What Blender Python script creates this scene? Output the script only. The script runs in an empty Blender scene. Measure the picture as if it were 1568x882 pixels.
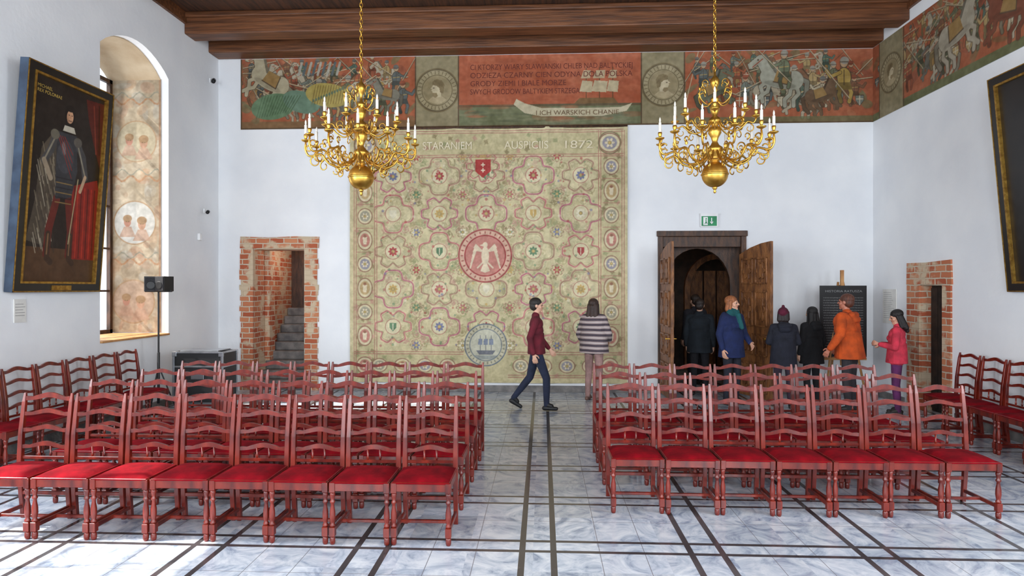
import bpy, math, random
import numpy as np
from mathutils import Vector, Matrix
rnd = random.Random(7)
scene = bpy.context.scene
try:
    scene.view_settings.view_transform = 'Standard'
except Exception:
    pass

def lin(c):
    return tuple(((x/255.0)/12.92 if x/255.0 <= 0.04045 else ((x/255.0+0.055)/1.055)**2.4) for x in c)

# ---------------------------------------------------------------- materials
def pmat(name, c1, c2=None, scale=6, rough=.5, metal=0, bump=0, bscale=40, coat=0, stretch=(1,1,1), sheen=0, detail=4, lo=.35, hi=.65):
    m = bpy.data.materials.new(name); m.use_nodes = True
    nt = m.node_tree; N = nt.nodes; L = nt.links
    b = N['Principled BSDF']
    b.inputs['Roughness'].default_value = rough
    b.inputs['Metallic'].default_value = metal
    if coat: b.inputs['Coat Weight'].default_value = coat; b.inputs['Coat Roughness'].default_value = .15
    if sheen: b.inputs['Sheen Weight'].default_value = sheen
    tc = N.new('ShaderNodeTexCoord'); mp = N.new('ShaderNodeMapping'); mp.inputs['Scale'].default_value = stretch
    L.new(tc.outputs['Object'], mp.inputs['Vector'])
    c2 = c2 or tuple(min(255, x*.9) for x in c1)
    n = N.new('ShaderNodeTexNoise'); n.inputs['Scale'].default_value = scale; n.inputs['Detail'].default_value = detail
    L.new(mp.outputs[0], n.inputs['Vector'])
    r = N.new('ShaderNodeValToRGB'); r.color_ramp.elements[0].position = lo; r.color_ramp.elements[1].position = hi
    r.color_ramp.elements[0].color = (*lin(c2), 1); r.color_ramp.elements[1].color = (*lin(c1), 1)
    L.new(n.outputs['Fac'], r.inputs['Fac']); L.new(r.outputs[0], b.inputs['Base Color'])
    if bump:
        n2 = N.new('ShaderNodeTexNoise'); n2.inputs['Scale'].default_value = bscale; n2.inputs['Detail'].default_value = 3
        L.new(mp.outputs[0], n2.inputs['Vector'])
        bp = N.new('ShaderNodeBump'); bp.inputs['Strength'].default_value = bump; bp.inputs['Distance'].default_value = .02
        L.new(n2.outputs['Fac'], bp.inputs['Height']); L.new(bp.outputs[0], b.inputs['Normal'])
    return m

def attr_mat(name, rough=.85, bump=.15, bscale=300, spec=.3):
    m = bpy.data.materials.new(name); m.use_nodes = True
    nt = m.node_tree; N = nt.nodes; L = nt.links; b = N['Principled BSDF']
    b.inputs['Roughness'].default_value = rough; b.inputs['Specular IOR Level'].default_value = spec
    a = N.new('ShaderNodeAttribute'); a.attribute_name = 'Col'
    n = N.new('ShaderNodeTexNoise'); n.inputs['Scale'].default_value = 9; n.inputs['Detail'].default_value = 8
    tc = N.new('ShaderNodeTexCoord'); L.new(tc.outputs['Object'], n.inputs['Vector'])
    r = N.new('ShaderNodeMapRange'); r.inputs[1].default_value = .3; r.inputs[2].default_value = .7; r.inputs[3].default_value = .8; r.inputs[4].default_value = 1.1
    L.new(n.outputs['Fac'], r.inputs[0])
    mx = N.new('ShaderNodeVectorMath'); mx.operation = 'SCALE'
    L.new(a.outputs['Color'], mx.inputs[0]); L.new(r.outputs[0], mx.inputs['Scale']); L.new(mx.outputs[0], b.inputs['Base Color'])
    n2 = N.new('ShaderNodeTexNoise'); n2.inputs['Scale'].default_value = bscale; L.new(tc.outputs['Object'], n2.inputs['Vector'])
    bp = N.new('ShaderNodeBump'); bp.inputs['Strength'].default_value = bump; bp.inputs['Distance'].default_value = .005
    L.new(n2.outputs['Fac'], bp.inputs['Height']); L.new(bp.outputs[0], b.inputs['Normal'])
    return m

def brick_mat():
    m = bpy.data.materials.new('old_brick'); m.use_nodes = True
    nt = m.node_tree; N = nt.nodes; L = nt.links; b = N['Principled BSDF']; b.inputs['Roughness'].default_value = .9
    tc = N.new('ShaderNodeTexCoord'); sp = N.new('ShaderNodeSeparateXYZ'); L.new(tc.outputs['Object'], sp.inputs[0])
    ad = N.new('ShaderNodeMath'); ad.operation = 'ADD'; L.new(sp.outputs[0], ad.inputs[0]); L.new(sp.outputs[1], ad.inputs[1])
    cb = N.new('ShaderNodeCombineXYZ'); L.new(ad.outputs[0], cb.inputs[0]); L.new(sp.outputs[2], cb.inputs[1])
    nw = N.new('ShaderNodeTexNoise'); nw.inputs['Scale'].default_value = 6; L.new(tc.outputs['Object'], nw.inputs['Vector'])
    va = N.new('ShaderNodeVectorMath'); va.operation = 'MULTIPLY_ADD'; va.inputs[1].default_value = (.05, .03, 0)
    L.new(nw.outputs['Color'], va.inputs[0]); L.new(cb.outputs[0], va.inputs[2])
    br = N.new('ShaderNodeTexBrick'); L.new(va.outputs[0], br.inputs['Vector'])
    br.inputs['Scale'].default_value = 1; br.inputs['Brick Width'].default_value = .26; br.inputs['Row Height'].default_value = .098
    br.inputs['Mortar Size'].default_value = .012; br.inputs['Mortar Smooth'].default_value = .3
    br.inputs['Color1'].default_value = (*lin((168, 84, 54)), 1); br.inputs['Color2'].default_value = (*lin((198, 130, 92)), 1)
    br.inputs['Mortar'].default_value = (*lin((200, 184, 162)), 1)
    n = N.new('ShaderNodeTexNoise'); n.inputs['Scale'].default_value = 3.2; n.inputs['Detail'].default_value = 6; L.new(tc.outputs['Object'], n.inputs['Vector'])
    rp = N.new('ShaderNodeValToRGB'); rp.color_ramp.elements[0].position = .5; rp.color_ramp.elements[1].position = .58
    L.new(n.outputs['Fac'], rp.inputs[0])
    mx = N.new('ShaderNodeMix'); mx.data_type = 'RGBA'; L.new(rp.outputs[0], mx.inputs[0]); L.new(br.outputs['Color'], mx.inputs[6]); mx.inputs[7].default_value = (*lin((200, 180, 152)), 1)
    L.new(mx.outputs[2], b.inputs['Base Color'])
    iv = N.new('ShaderNodeMath'); iv.operation = 'SUBTRACT'; iv.inputs[0].default_value = 1; L.new(br.outputs['Fac'], iv.inputs[1])
    bp = N.new('ShaderNodeBump'); bp.inputs['Strength'].default_value = .7; bp.inputs['Distance'].default_value = .02
    L.new(iv.outputs[0], bp.inputs['Height']); L.new(bp.outputs[0], b.inputs['Normal'])
    return m

def floor_mat():
    m = bpy.data.materials.new('marble_floor'); m.use_nodes = True
    nt = m.node_tree; N = nt.nodes; L = nt.links; b = N['Principled BSDF']
    b.inputs['Specular IOR Level'].default_value = .75
    tc = N.new('ShaderNodeTexCoord'); sp = N.new('ShaderNodeSeparateXYZ'); L.new(tc.outputs['Object'], sp.inputs[0])
    def M(op, a, bb=None, c=None):
        n = N.new('ShaderNodeMath'); n.operation = op
        for i, v in enumerate((a, bb, c)):
            if v is None: continue
            if isinstance(v, (int, float)): n.inputs[i].default_value = v
            else: L.new(v, n.inputs[i])
        return n.outputs[0]
    def strips(co, off, per, gap, w):
        s = M('ADD', co, off); f = M('FLOORED_MODULO', s, per)
        a = M('LESS_THAN', f, w)
        g = M('LESS_THAN', M('ABSOLUTE', M('SUBTRACT', f, gap + w/2)), w/2)
        return M('MAXIMUM', a, g), f
    sx, fx = strips(sp.outputs[0], .17, 1.21, .225, .045)
    sy, fy = strips(sp.outputs[1], -4.60+20.4, 1.02, .185, .042)
    dark = M('MAXIMUM', sx, sy)
    def seam(f, pos):
        return M('LESS_THAN', M('ABSOLUTE', M('SUBTRACT', f, pos)), .0025)
    sm = M('MAXIMUM', M('MAXIMUM', seam(fx, .58), seam(fx, .9)), seam(fy, .62))
    ix = M('FLOOR', M('DIVIDE', M('ADD', sp.outputs[0], .17+30.25-.27), .47)); iy = M('FLOOR', M('DIVIDE', M('ADD', sp.outputs[1], 15.8-.2), .51))
    cb = N.new('ShaderNodeCombineXYZ'); L.new(ix, cb.inputs[0]); L.new(iy, cb.inputs[1])
    wn = N.new('ShaderNodeTexWhiteNoise'); wn.noise_dimensions = '2D'; L.new(cb.outputs[0], wn.inputs['Vector'])
    off = N.new('ShaderNodeVectorMath'); off.operation = 'MULTIPLY_ADD'; off.inputs[1].default_value = (5, 5, 5)
    L.new(wn.outputs['Color'], off.inputs[0]); L.new(tc.outputs['Object'], off.inputs[2])
    n1 = N.new('ShaderNodeTexNoise'); n1.inputs['Scale'].default_value = 3.0; n1.inputs['Detail'].default_value = 10; n1.inputs['Distortion'].default_value = 2.2
    n1.inputs['Roughness'].default_value = .66
    L.new(off.outputs[0], n1.inputs['Vector'])
    rp = N.new('ShaderNodeValToRGB'); e = rp.color_ramp.elements
    e[0].position = .32; e[0].color = (*lin((128, 142, 164)), 1); e[1].position = .47; e[1].color = (*lin((188, 197, 210)), 1)
    x = e.new(.62); x.color = (*lin((222, 226, 231)), 1)
    L.new(n1.outputs['Fac'], rp.inputs[0])
    tn = N.new('ShaderNodeMapRange'); tn.inputs[3].default_value = .8; tn.inputs[4].default_value = 1.06; L.new(wn.outputs['Value'], tn.inputs[0])
    sc = N.new('ShaderNodeVectorMath'); sc.operation = 'SCALE'; L.new(rp.outputs[0], sc.inputs[0]); L.new(tn.outputs[0], sc.inputs['Scale'])
    m1 = N.new('ShaderNodeMix'); m1.data_type = 'RGBA'; L.new(sm, m1.inputs[0]); L.new(sc.outputs[0], m1.inputs[6]); m1.inputs[7].default_value = (.2, .2, .22, 1)
    m2 = N.new('ShaderNodeMix'); m2.data_type = 'RGBA'; L.new(dark, m2.inputs[0]); L.new(m1.outputs[2], m2.inputs[6])
    rp2 = N.new('ShaderNodeValToRGB'); rp2.color_ramp.elements[0].color = (*lin((30, 30, 36)), 1); rp2.color_ramp.elements[1].color = (*lin((88, 84, 84)), 1)
    L.new(n1.outputs['Fac'], rp2.inputs[0]); L.new(rp2.outputs[0], m2.inputs[7])
    L.new(m2.outputs[2], b.inputs['Base Color'])
    rr = N.new('ShaderNodeMapRange'); rr.inputs[3].default_value = .1; rr.inputs[4].default_value = .28; L.new(n1.outputs['Fac'], rr.inputs[0]); L.new(rr.outputs[0], b.inputs['Roughness'])
    return m

M_wall = pmat('white_plaster', (238, 239, 240), (229, 231, 234), scale=1.3, rough=.9, bump=.12, bscale=14)
M_reveal = pmat('tan_plaster', (200, 182, 154), (182, 160, 130), scale=3, rough=.9, bump=.2)
M_brick = brick_mat(); M_floor = floor_mat()
M_beam = pmat('beam_wood', (124, 76, 44), (76, 44, 24), scale=4, rough=.5, bump=.3, stretch=(.35, 6, 6), bscale=12)
M_board = pmat('ceiling_board_wood', (84, 50, 28), (50, 30, 18), scale=4, rough=.7, bump=.3, stretch=(6, .4, 6), bscale=12)
M_stone = pmat('grey_stone', (136, 132, 128), (96, 94, 94), scale=6, rough=.8, bump=.4)
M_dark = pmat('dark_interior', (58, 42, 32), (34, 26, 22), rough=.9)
M_chair = pmat('mahogany', (122, 34, 18), (74, 14, 9), scale=5, rough=.3, coat=.2, stretch=(3, 3, 1))
M_seat = pmat('red_velvet', (134, 4, 20), (96, 2, 13), scale=9, rough=.95, bump=.1)
M_seat.node_tree.nodes['Principled BSDF'].inputs['Specular IOR Level'].default_value = .12
M_brass = pmat('polished_brass', (230, 184, 88), (196, 146, 58), scale=8, rough=.33, metal=.92)
M_candle = pmat('candle_white', (240, 236, 226), (226, 220, 206), rough=.5)
M_black = pmat('black_plastic', (26, 26, 28), (18, 18, 20), rough=.5)
M_alu = pmat('aluminium', (190, 194, 200), (160, 164, 170), rough=.3, metal=1)
M_gold = pmat('gilt', (186, 146, 66), (140, 102, 42), scale=20, rough=.4, metal=.8, bump=.2)
M_frameblk = pmat('black_frame', (30, 26, 24), (20, 18, 18), rough=.4)
M_frameside = pmat('frame_side_blue', (62, 78, 98), (44, 56, 74), rough=.6)
M_doorwood = pmat('carved_oak', (150, 98, 54), (94, 56, 30), scale=5, rough=.45, bump=.7, bscale=26, stretch=(3, 3, 1))
M_darkwood = pmat('dark_oak', (88, 58, 38), (52, 34, 24), scale=5, rough=.5, bump=.3, stretch=(4, 4, 1))
M_white = pmat('white_paint', (238, 238, 238), (230, 230, 230), rough=.5)
M_green = pmat('exit_green', (20, 140, 84), (14, 120, 72), rough=.5)
M_paper = pmat('paper', (228, 226, 220), (216, 214, 208), rough=.8)
M_pine = pmat('pine', (196, 146, 92), (170, 118, 70), rough=.6)

# ---------------------------------------------------------------- mesh builder
class MB:
    def __init__(s): s.v = []; s.f = []; s.m = []; s.sm = []
    def add(s, vs, fs, mat=0, smooth=False):
        o = len(s.v); s.v += [tuple(p) for p in vs]; s.f += [tuple(i+o for i in f) for f in fs]
        s.m += [mat]*len(fs); s.sm += [smooth]*len(fs)
    def box(s, x0, x1, y0, y1, z0, z1, mat=0, M=None):
        vs = [Vector((x, y, z)) for z in (z0, z1) for y in (y0, y1) for x in (x0, x1)]
        if M is not None: vs = [M @ v for v in vs]
        s.add(vs, [(0,2,3,1), (4,5,7,6), (0,1,5,4), (2,6,7,3), (0,4,6,2), (1,3,7,5)], mat)
    def lathe(s, prof, cx=0, cy=0, z=0, n=16, mat=0, M=None):
        vs = []; fs = []
        for r, h in prof:
            for i in range(n):
                a = 2*math.pi*i/n; vs.append(Vector((cx+r*math.cos(a), cy+r*math.sin(a), z+h)))
        for k in range(len(prof)-1):
            for i in range(n):
                j = (i+1) % n; fs.append((k*n+i, k*n+j, (k+1)*n+j, (k+1)*n+i))
        fs.append(tuple(range(n))[::-1]); fs.append(tuple((len(prof)-1)*n+i for i in range(n)))
        if M is not None: vs = [M @ v for v in vs]
        s.add(vs, fs, mat, True)
    def tube(s, pts, rad, n=6, mat=0, closed=False):
        pts = [Vector(p) for p in pts]; K = len(pts)
        if not hasattr(rad, '__len__'): rad = [rad]*K
        vs = []; fs = []; up = None
        for k in range(K):
            if closed: t = pts[(k+1) % K]-pts[k-1]
            else: t = pts[min(k+1, K-1)]-pts[max(k-1, 0)]
            t.normalize()
            if up is None:
                up = Vector((0, 0, 1)) if abs(t.z) < .9 else Vector((1, 0, 0))
            up = (up - t*up.dot(t)).normalized(); w = t.cross(up)
            for i in range(n):
                a = 2*math.pi*i/n; vs.append(pts[k]+(up*math.cos(a)+w*math.sin(a))*rad[k])
        R = K if closed else K-1
        for k in range(R):
            for i in range(n):
                j = (i+1) % n; k2 = (k+1) % K
                fs.append((k*n+i, k*n+j, k2*n+j, k2*n+i))
        if not closed:
            fs.append(tuple(range(n))[::-1]); fs.append(tuple((K-1)*n+i for i in range(n)))
        s.add(vs, fs, mat, True)
    def prism(s, poly, axis, a0, a1, mat=0):
        def P(u, v, a):
            return {'x': (a, u, v), 'y': (u, a, v), 'z': (u, v, a)}[axis]
        n = len(poly); vs = [P(u, v, a0) for u, v in poly]+[P(u, v, a1) for u, v in poly]
        fs = [tuple(range(n))[::-1], tuple(range(n, 2*n))]+[(i, (i+1) % n, n+(i+1) % n, n+i) for i in range(n)]
        s.add(vs, fs, mat)
    def mesh(s, name, mats):
        me = bpy.data.meshes.new(name); me.from_pydata(s.v, [], s.f)
        for m in mats: me.materials.append(m)
        me.polygons.foreach_set('material_index', s.m); me.polygons.foreach_set('use_smooth', s.sm)
        me.update(); return me
    def build(s, name, mats, loc=(0,0,0), rotz=0, parent=None, matrix=None, bevel=0, nrm=True):
        me = s.mesh(name, mats)
        if nrm:
            import bmesh
            bm = bmesh.new(); bm.from_mesh(me); bmesh.ops.recalc_face_normals(bm, faces=bm.faces); bm.to_mesh(me); bm.free()
        o = bpy.data.objects.new(name, me); scene.collection.objects.link(o)
        o.location = loc; o.rotation_euler[2] = rotz
        if matrix is not None: o.matrix_world = matrix
        if parent: o.parent = parent
        if bevel:
            b = o.modifiers.new('bevel', 'BEVEL'); b.width = bevel; b.segments = 2; b.limit_method = 'ANGLE'
        return o

def empty(name, matrix=None, loc=(0,0,0)):
    e = bpy.data.objects.new(name, None); scene.collection.objects.link(e)
    if matrix is not None: e.matrix_world = matrix
    else: e.location = loc
    e.empty_display_size = .1
    return e
def frame_matrix(O, U, V):
    U = Vector(U).normalized(); V = Vector(V).normalized(); N = U.cross(V)
    return Matrix(((U.x, V.x, N.x, O[0]), (U.y, V.y, N.y, O[1]), (U.z, V.z, N.z, O[2]), (0, 0, 0, 1)))
def text(body, mat, parent, x, y, z, size, width=None, name='lettering', align='LEFT'):
    c = bpy.data.curves.new(name, 'FONT'); c.body = body; c.size = size; c.align_x = align
    c.materials.append(mat); o = bpy.data.objects.new(name, c); scene.collection.objects.link(o)
    o.parent = parent; o.location = (x, y, z)
    if width:
        bpy.context.view_layer.update(); w = o.dimensions.x
        if w > 0: o.scale = (width/w, 1, 1)
    return o

# ---------------------------------------------------------------- painter (colour per mesh vertex)
class Cv:
    def __init__(s, w, h, res, bg):
        s.w, s.h, s.res = w, h, res; s.nx = int(w/res)+1; s.ny = int(h/res)+1
        s.a = np.zeros((s.ny, s.nx, 3)); s.a[:] = bg
        s.xs = np.linspace(0, w, s.nx); s.ys = np.linspace(0, h, s.ny)
        s.rs = np.random.RandomState(5)
    def reg(s, x0, x1, y0, y1):
        i0 = max(0, int(x0/s.res)-1); i1 = min(s.nx, int(x1/s.res)+3); j0 = max(0, int(y0/s.res)-1); j1 = min(s.ny, int(y1/s.res)+3)
        if i1 <= i0 or j1 <= j0: return None
        X, Y = np.meshgrid(s.xs[i0:i1], s.ys[j0:j1]); return (slice(j0, j1), slice(i0, i1)), X, Y
    def put(s, sl, mask, col, al=1):
        k = (np.clip(mask, 0, 1)*al)[..., None]; s.a[sl] = s.a[sl]*(1-k)+np.array(col, float)*k
    def rect(s, x0, x1, y0, y1, col, al=1):
        r = s.reg(x0, x1, y0, y1)
        if r: s.put(r[0], ((r[1] >= x0) & (r[1] <= x1) & (r[2] >= y0) & (r[2] <= y1)).astype(float), col, al)
    def ell(s, cx, cy, rx, ry, col, rot=0, al=1):
        R = max(rx, ry); r = s.reg(cx-R, cx+R, cy-R, cy+R)
        if not r: return
        X = r[1]-cx; Y = r[2]-cy; c, q = math.cos(rot), math.sin(rot)
        d = np.sqrt(((X*c+Y*q)/rx)**2+((-X*q+Y*c)/ry)**2)
        s.put(r[0], (1-d)*min(rx, ry)/s.res+.5, col, al)
    def ring(s, cx, cy, R, w, col, al=1):
        r = s.reg(cx-R-w, cx+R+w, cy-R-w, cy+R+w)
        if not r: return
        d = np.abs(np.hypot(r[1]-cx, r[2]-cy)-R); s.put(r[0], (w/2-d)/s.res+.5, col, al)
    def poly(s, pts, col, al=1):
        p = np.array(pts, float); r = s.reg(p[:, 0].min(), p[:, 0].max(), p[:, 1].min(), p[:, 1].max())
        if not r: return
        X, Y = r[1], r[2]; ins = np.zeros(X.shape, bool); n = len(p)
        for i in range(n):
            x0, y0 = p[i]; x1, y1 = p[i-1]
            if y0 == y1: continue
            ins ^= ((y0 > Y) != (y1 > Y)) & (X < (x1-x0)*(Y-y0)/(y1-y0)+x0)
        s.put(r[0], ins.astype(float), col, al)
    def line(s, pts, w, col, al=1):
        for (x0, y0), (x1, y1) in zip(pts[:-1], pts[1:]):
            r = s.reg(min(x0, x1)-w, max(x0, x1)+w, min(y0, y1)-w, max(y0, y1)+w)
            if not r: continue
            dx, dy = x1-x0, y1-y0; L2 = dx*dx+dy*dy+1e-9
            t = np.clip(((r[1]-x0)*dx+(r[2]-y0)*dy)/L2, 0, 1)
            d = np.hypot(r[1]-x0-t*dx, r[2]-y0-t*dy); s.put(r[0], (w/2-d)/s.res+.5, col, al)
    def noise(s, amp, cell, cmul=(1, 1, 1)):
        gy = max(2, int(s.h/cell)+2); gx = max(2, int(s.w/cell)+2); g = s.rs.rand(gy, gx)-.5
        yy = np.linspace(0, gy-1.001, s.ny); xx = np.linspace(0, gx-1.001, s.nx)
        j = yy.astype(int); i = xx.astype(int); fy = (yy-j)[:, None]; fx = (xx-i)[None]
        v = g[j][:, i]*(1-fy)*(1-fx)+g[j+1][:, i]*fy*(1-fx)+g[j][:, i+1]*(1-fy)*fx+g[j+1][:, i+1]*fy*fx
        s.a += (v*2*amp)[..., None]*np.array(cmul)
    def tone(s, k, col): s.a = s.a*(1-k)+np.array(col, float)*k
    def build(s, name, mat, parent=None, matrix=None, zf=None):
        X, Y = np.meshgrid(s.xs, s.ys); Z = zf(X, Y) if zf else np.zeros_like(X)
        co = np.stack([X, Y, Z], -1).reshape(-1, 3).astype(np.float32); nv = len(co)
        idx = np.arange(nv).reshape(s.ny, s.nx); q = np.stack([idx[:-1, :-1], idx[:-1, 1:], idx[1:, 1:], idx[1:, :-1]], -1).reshape(-1, 4)
        me = bpy.data.meshes.new(name); me.vertices.add(nv); me.vertices.foreach_set('co', co.ravel())
        me.loops.add(q.size); me.loops.foreach_set('vertex_index', q.ravel().astype(np.int32))
        me.polygons.add(len(q)); me.polygons.foreach_set('loop_start', (np.arange(len(q))*4).astype(np.int32))
        me.update(calc_edges=True); me.validate()
        me.polygons.foreach_set('use_smooth', np.ones(len(q), bool))
        c = np.clip(s.a, 0, 255)/255; c = np.where(c <= .04045, c/12.92, ((c+.055)/1.055)**2.4)
        rgba = np.concatenate([c, np.ones((s.ny, s.nx, 1))], -1).astype(np.float32)
        at = me.color_attributes.new('Col', 'FLOAT_COLOR', 'POINT'); at.data.foreach_set('color', rgba.ravel())
        me.materials.append(mat); o = bpy.data.objects.new(name, me); scene.collection.objects.link(o)
        if parent: o.parent = parent
        if matrix is not None: o.matrix_world = matrix
        return o

XL, XR, YB, ZC = -6.06, 5.88, 11.7, 6.17   # room planes
# ---------------------------------------------------------------- room shell
b = MB(); b.box(-7.3, 7.4, -3.4, 16, -.2, 0); b.build('floor', [M_floor])
b = MB()
T = YB+.5
b.box(-7.1, -5.39, YB, T, 0, 6.8); b.box(-5.39, -4.42, YB, T, 2.64, 6.8); b.box(-4.42, 2.08, YB, T, 0, 6.8)
b.box(2.08, 3.65, YB, T, 2.92, 6.8); b.box(3.65, 6.9, YB, T, 0, 6.8); b.build('wall_back', [M_wall])
# left wall with arched niche and windows
b = MB(); WX0 = -7.06
def arch(y0, y1, zs, zt, n=14):
    return [(y0+(y1-y0)*i/n, zs+(zt-zs)*math.sin(math.pi*i/n)**.8) for i in range(n+1)]
segs = [(-3.4, .4, None), (.4, 2.0, (1.3, 4.6)), (2.0, 3.2, None), (3.2, 4.6, (1.3, 4.6)), (4.6, 8.49, None)]
for y0, y1, w in segs:
    if w is None: b.box(WX0, XL, y0, y1, 0, 6.8)
    else: b.box(WX0, XL, y0, y1, 0, w[0]); b.box(WX0, XL, y0, y1, w[1], 6.8)
b.box(WX0, XL, 8.49, 10.1, 0, 1.14)
ar = arch(8.49, 10.1, 5.28, 5.6)
b.prism(ar+[(10.1, 6.8), (8.49, 6.8)], 'x', WX0, XL)
b.box(WX0, XL, 10.1, YB, 0, 6.8); b.build('wall_left', [M_wall])
b = MB()
ai = [(y, z-.015) for y, z in ar]
b.prism(ai+[(y, z-.001) for y, z in ar[::-1]], 'x', WX0, XL-.13)
b.box(WX0, XL-.13, 8.491, 8.505, 1.16, 5.28)
b.build('trim_niche_lining', [M_reveal])
b = MB(); b.box(WX0, XL+.03, 8.5, 10.09, 1.14, 1.17); b.build('trim_niche_sill', [M_pine], bevel=.006)
# right wall: unseen near window added to light the left wall, small brick doorway at the far end
b = MB(); RX = XR+.9
b.box(XR, RX, -3.4, 1.6, 0, 6.8); b.box(XR, RX, 1.6, 3.4, 0, 1.3); b.box(XR, RX, 1.6, 3.4, 4.6, 6.8)
b.box(XR, RX, 3.4, 9.69, 0, 6.8); b.box(XR, RX, 9.69, 10.26, 1.95, 6.8); b.box(XR, RX, 10.26, YB, 0, 6.8); b.build('wall_right', [M_wall])
# wall behind the viewer with tall windows
b = MB()
xs = [-7.1, -4.6, -2.9, -1.0, .9, 2.8, 4.5, 6.8]
for i in range(7):
    if i % 2 == 0: b.box(xs[i], xs[i+1], -3.9, -3.4, 0, 6.8)
    else: b.box(xs[i], xs[i+1], -3.9, -3.4, 0, 1.1); b.box(xs[i], xs[i+1], -3.9, -3.4, 5.2, 6.8)
b.build('wall_front', [M_wall])
def window(name, ax, a0, a1, z0, z1, pos, nx=3, nz=6):
    b = MB()
    def bx(u0, u1, w0, w1, t=.03):
        if ax == 'x': b.box(u0, u1, pos-t, pos+t, w0, w1)
        else: b.box(pos-t, pos+t, u0, u1, w0, w1)
    bx(a0, a0+.06, z0, z1); bx(a1-.06, a1, z0, z1); bx(a0, a1, z0, z0+.06); bx(a0, a1, z1-.06, z1)
    for i in range(1, nx): u = a0+(a1-a0)*i/nx; bx(u-.02, u+.02, z0, z1, .02)
    for i in range(1, nz): w = z0+(z1-z0)*i/nz; bx(a0, a1, w-.015, w+.015, .018)
    b.build(name, [M_darkwood])
window('window_1', 'y', .4, 2.0, 1.3, 4.6, -6.95); window('window_2', 'y', 3.2, 4.6, 1.3, 4.6, -6.95)
window('window_3', 'y', 8.51, 10.09, 1.17, 5.27, -7.02); window('window_7', 'y', 1.6, 3.4, 1.3, 4.6, XR+.75)  # second one is the unseen window added in the right wall
for k, (p, q) in enumerate(((-4.6, -2.9), (-1.0, .9), (2.8, 4.5))): window('window_%d' % (k+4), 'x', p, q, 1.1, 5.2, -3.7)
# ceiling
b = MB()
y = -3.4
while y < 12.2:
    b.box(-7.1, 6.9, y, y+.235, 6.56+rnd.uniform(0, .008), 6.8); y += .24
b.build('ceiling', [M_board])
b = MB()
b.box(XL, XR, 11.33, YB-.002, ZC+.0, 6.56); b.box(XL, XR, 11.27, 11.33, ZC+.22, 6.56)
for yb in (10.55, 8.7, 6.85, 5.0, 3.15, 1.3, -.6):
    b.box(XL, XR, yb, yb+.34, ZC+.03, 6.56); b.box(XL, XR, yb-.05, yb+.39, ZC+.30, 6.56)
b.build('ceiling_beams', [M_beam], bevel=.02)
b = MB(); b.box(XL, XL+.05, -3.4, 11.33, ZC+.2, 6.56); b.box(XR-.05, XR, -3.4, 11.33, ZC+.2, 6.56); b.build('trim_cornice', [M_beam])
# baseboards
b = MB(); b.box(-4.1, 2.0, YB-.03, YB, 0, .12); b.box(3.75, XR, YB-.03, YB, 0, .12); b.build('baseboard_back', [M_stone], bevel=.005)
b = MB(); b.box(XL, XL+.03, 0, YB, 0, .12); b.build('baseboard_left', [M_stone])
b = MB(); b.box(XR-.03, XR, 0, 9.4, 0, .12); b.box(XR-.03, XR, 10.7, YB-.03, 0, .12); b.build('baseboard_right', [M_stone])

# left brick doorway with stair
def irregular(edge, z0, z1, amp=.04, side=1):
    out = []; z = z0
    while z < z1:
        h = .098; e = edge+side*rnd.choice((0, amp, 0, amp*.6)); out += [(e, z), (e, min(z+h, z1))]; z += h
    return out
b = MB(); f0, f1 = YB-.025, YB+.002
b.prism([(-5.39, 0), (-5.39, 2.64)]+irregular(-5.62, 0, 2.64, .03, -1)[::-1], 'y', f0, f1)
b.prism([(-4.42, 2.64), (-4.42, 0)]+irregular(-4.18, 0, 2.64, .03, 1), 'y', f0, f1)
b.prism([(-5.64, 2.64), (-4.15, 2.64), (-4.14, 2.85), (-4.6, 2.86), (-5.1, 2.84), (-5.63, 2.86)], 'y', f0, f1)
b.box(-5.5, -5.388, YB+.003, 13.5, 0, 2.64); b.box(-4.422, -4.3, YB+.003, 13.5, 0, 2.64)
b.box(-5.5, -5.387, T+.001, 13.5, 2.64, 3.2); b.box(-4.423, -4.3, T+.001, 13.5, 2.64, 3.2)
b.box(-5.5, -4.3, T+.001, 13.5, 2.9, 3.2); b.box(-5.388, -4.422, YB, T, 2.62, 2.642)
b.box(-5.388, -5.3, 12.2, 12.45, 0, 2.64)
b.build('trim_brick_doorway', [M_brick])
b = MB()
for i in range(9):
    b.box(-5.38, -4.43, 11.82+.18*i, 13.43, .165*i+.0, .165*(i+1)-.0)
b.build('stone_stair', [M_stone], bevel=.02)
b = MB(); b.box(-5.4, -4.4, 13.5, 13.6, 0, 3.3); b.box(-5.2, -4.5, 13.45, 13.5, 1.49, 3.0)
for k in range(3): b.box(-5.16+.22*k, -4.98+.22*k, 13.435, 13.45, 1.55, 2.9)
b.build('door_1', [M_darkwood])

# right-wall small brick doorway
b = MB(); g0, g1 = XR-.025, XR+.002
b.box(g0, g1, 9.49, 9.69, 0, 1.95); b.box(g0, g1, 10.26, 10.6, 0, 1.95)
b.prism([(9.47, 1.95), (10.61, 1.95), (10.6, 2.3), (10.1, 2.29), (9.49, 2.31)], 'x', g0, g1)
b.box(XR, XR+.3, 10.25, 10.262, 0, 1.95); b.box(XR, XR+.3, 9.688, 9.7, 0, 1.95); b.box(XR, XR+.3, 9.69, 10.26, 1.94, 1.955)
b.build('trim_brick_opening', [M_brick])
b = MB(); b.box(XR+.16, XR+.2, 9.705, 10.245, 0, 1.935)
for k in range(3): b.box(XR+.145, XR+.16, 9.72+.18*k, 9.88+.18*k, .05, 1.9)
b.build('door_2', [M_dark])

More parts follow.
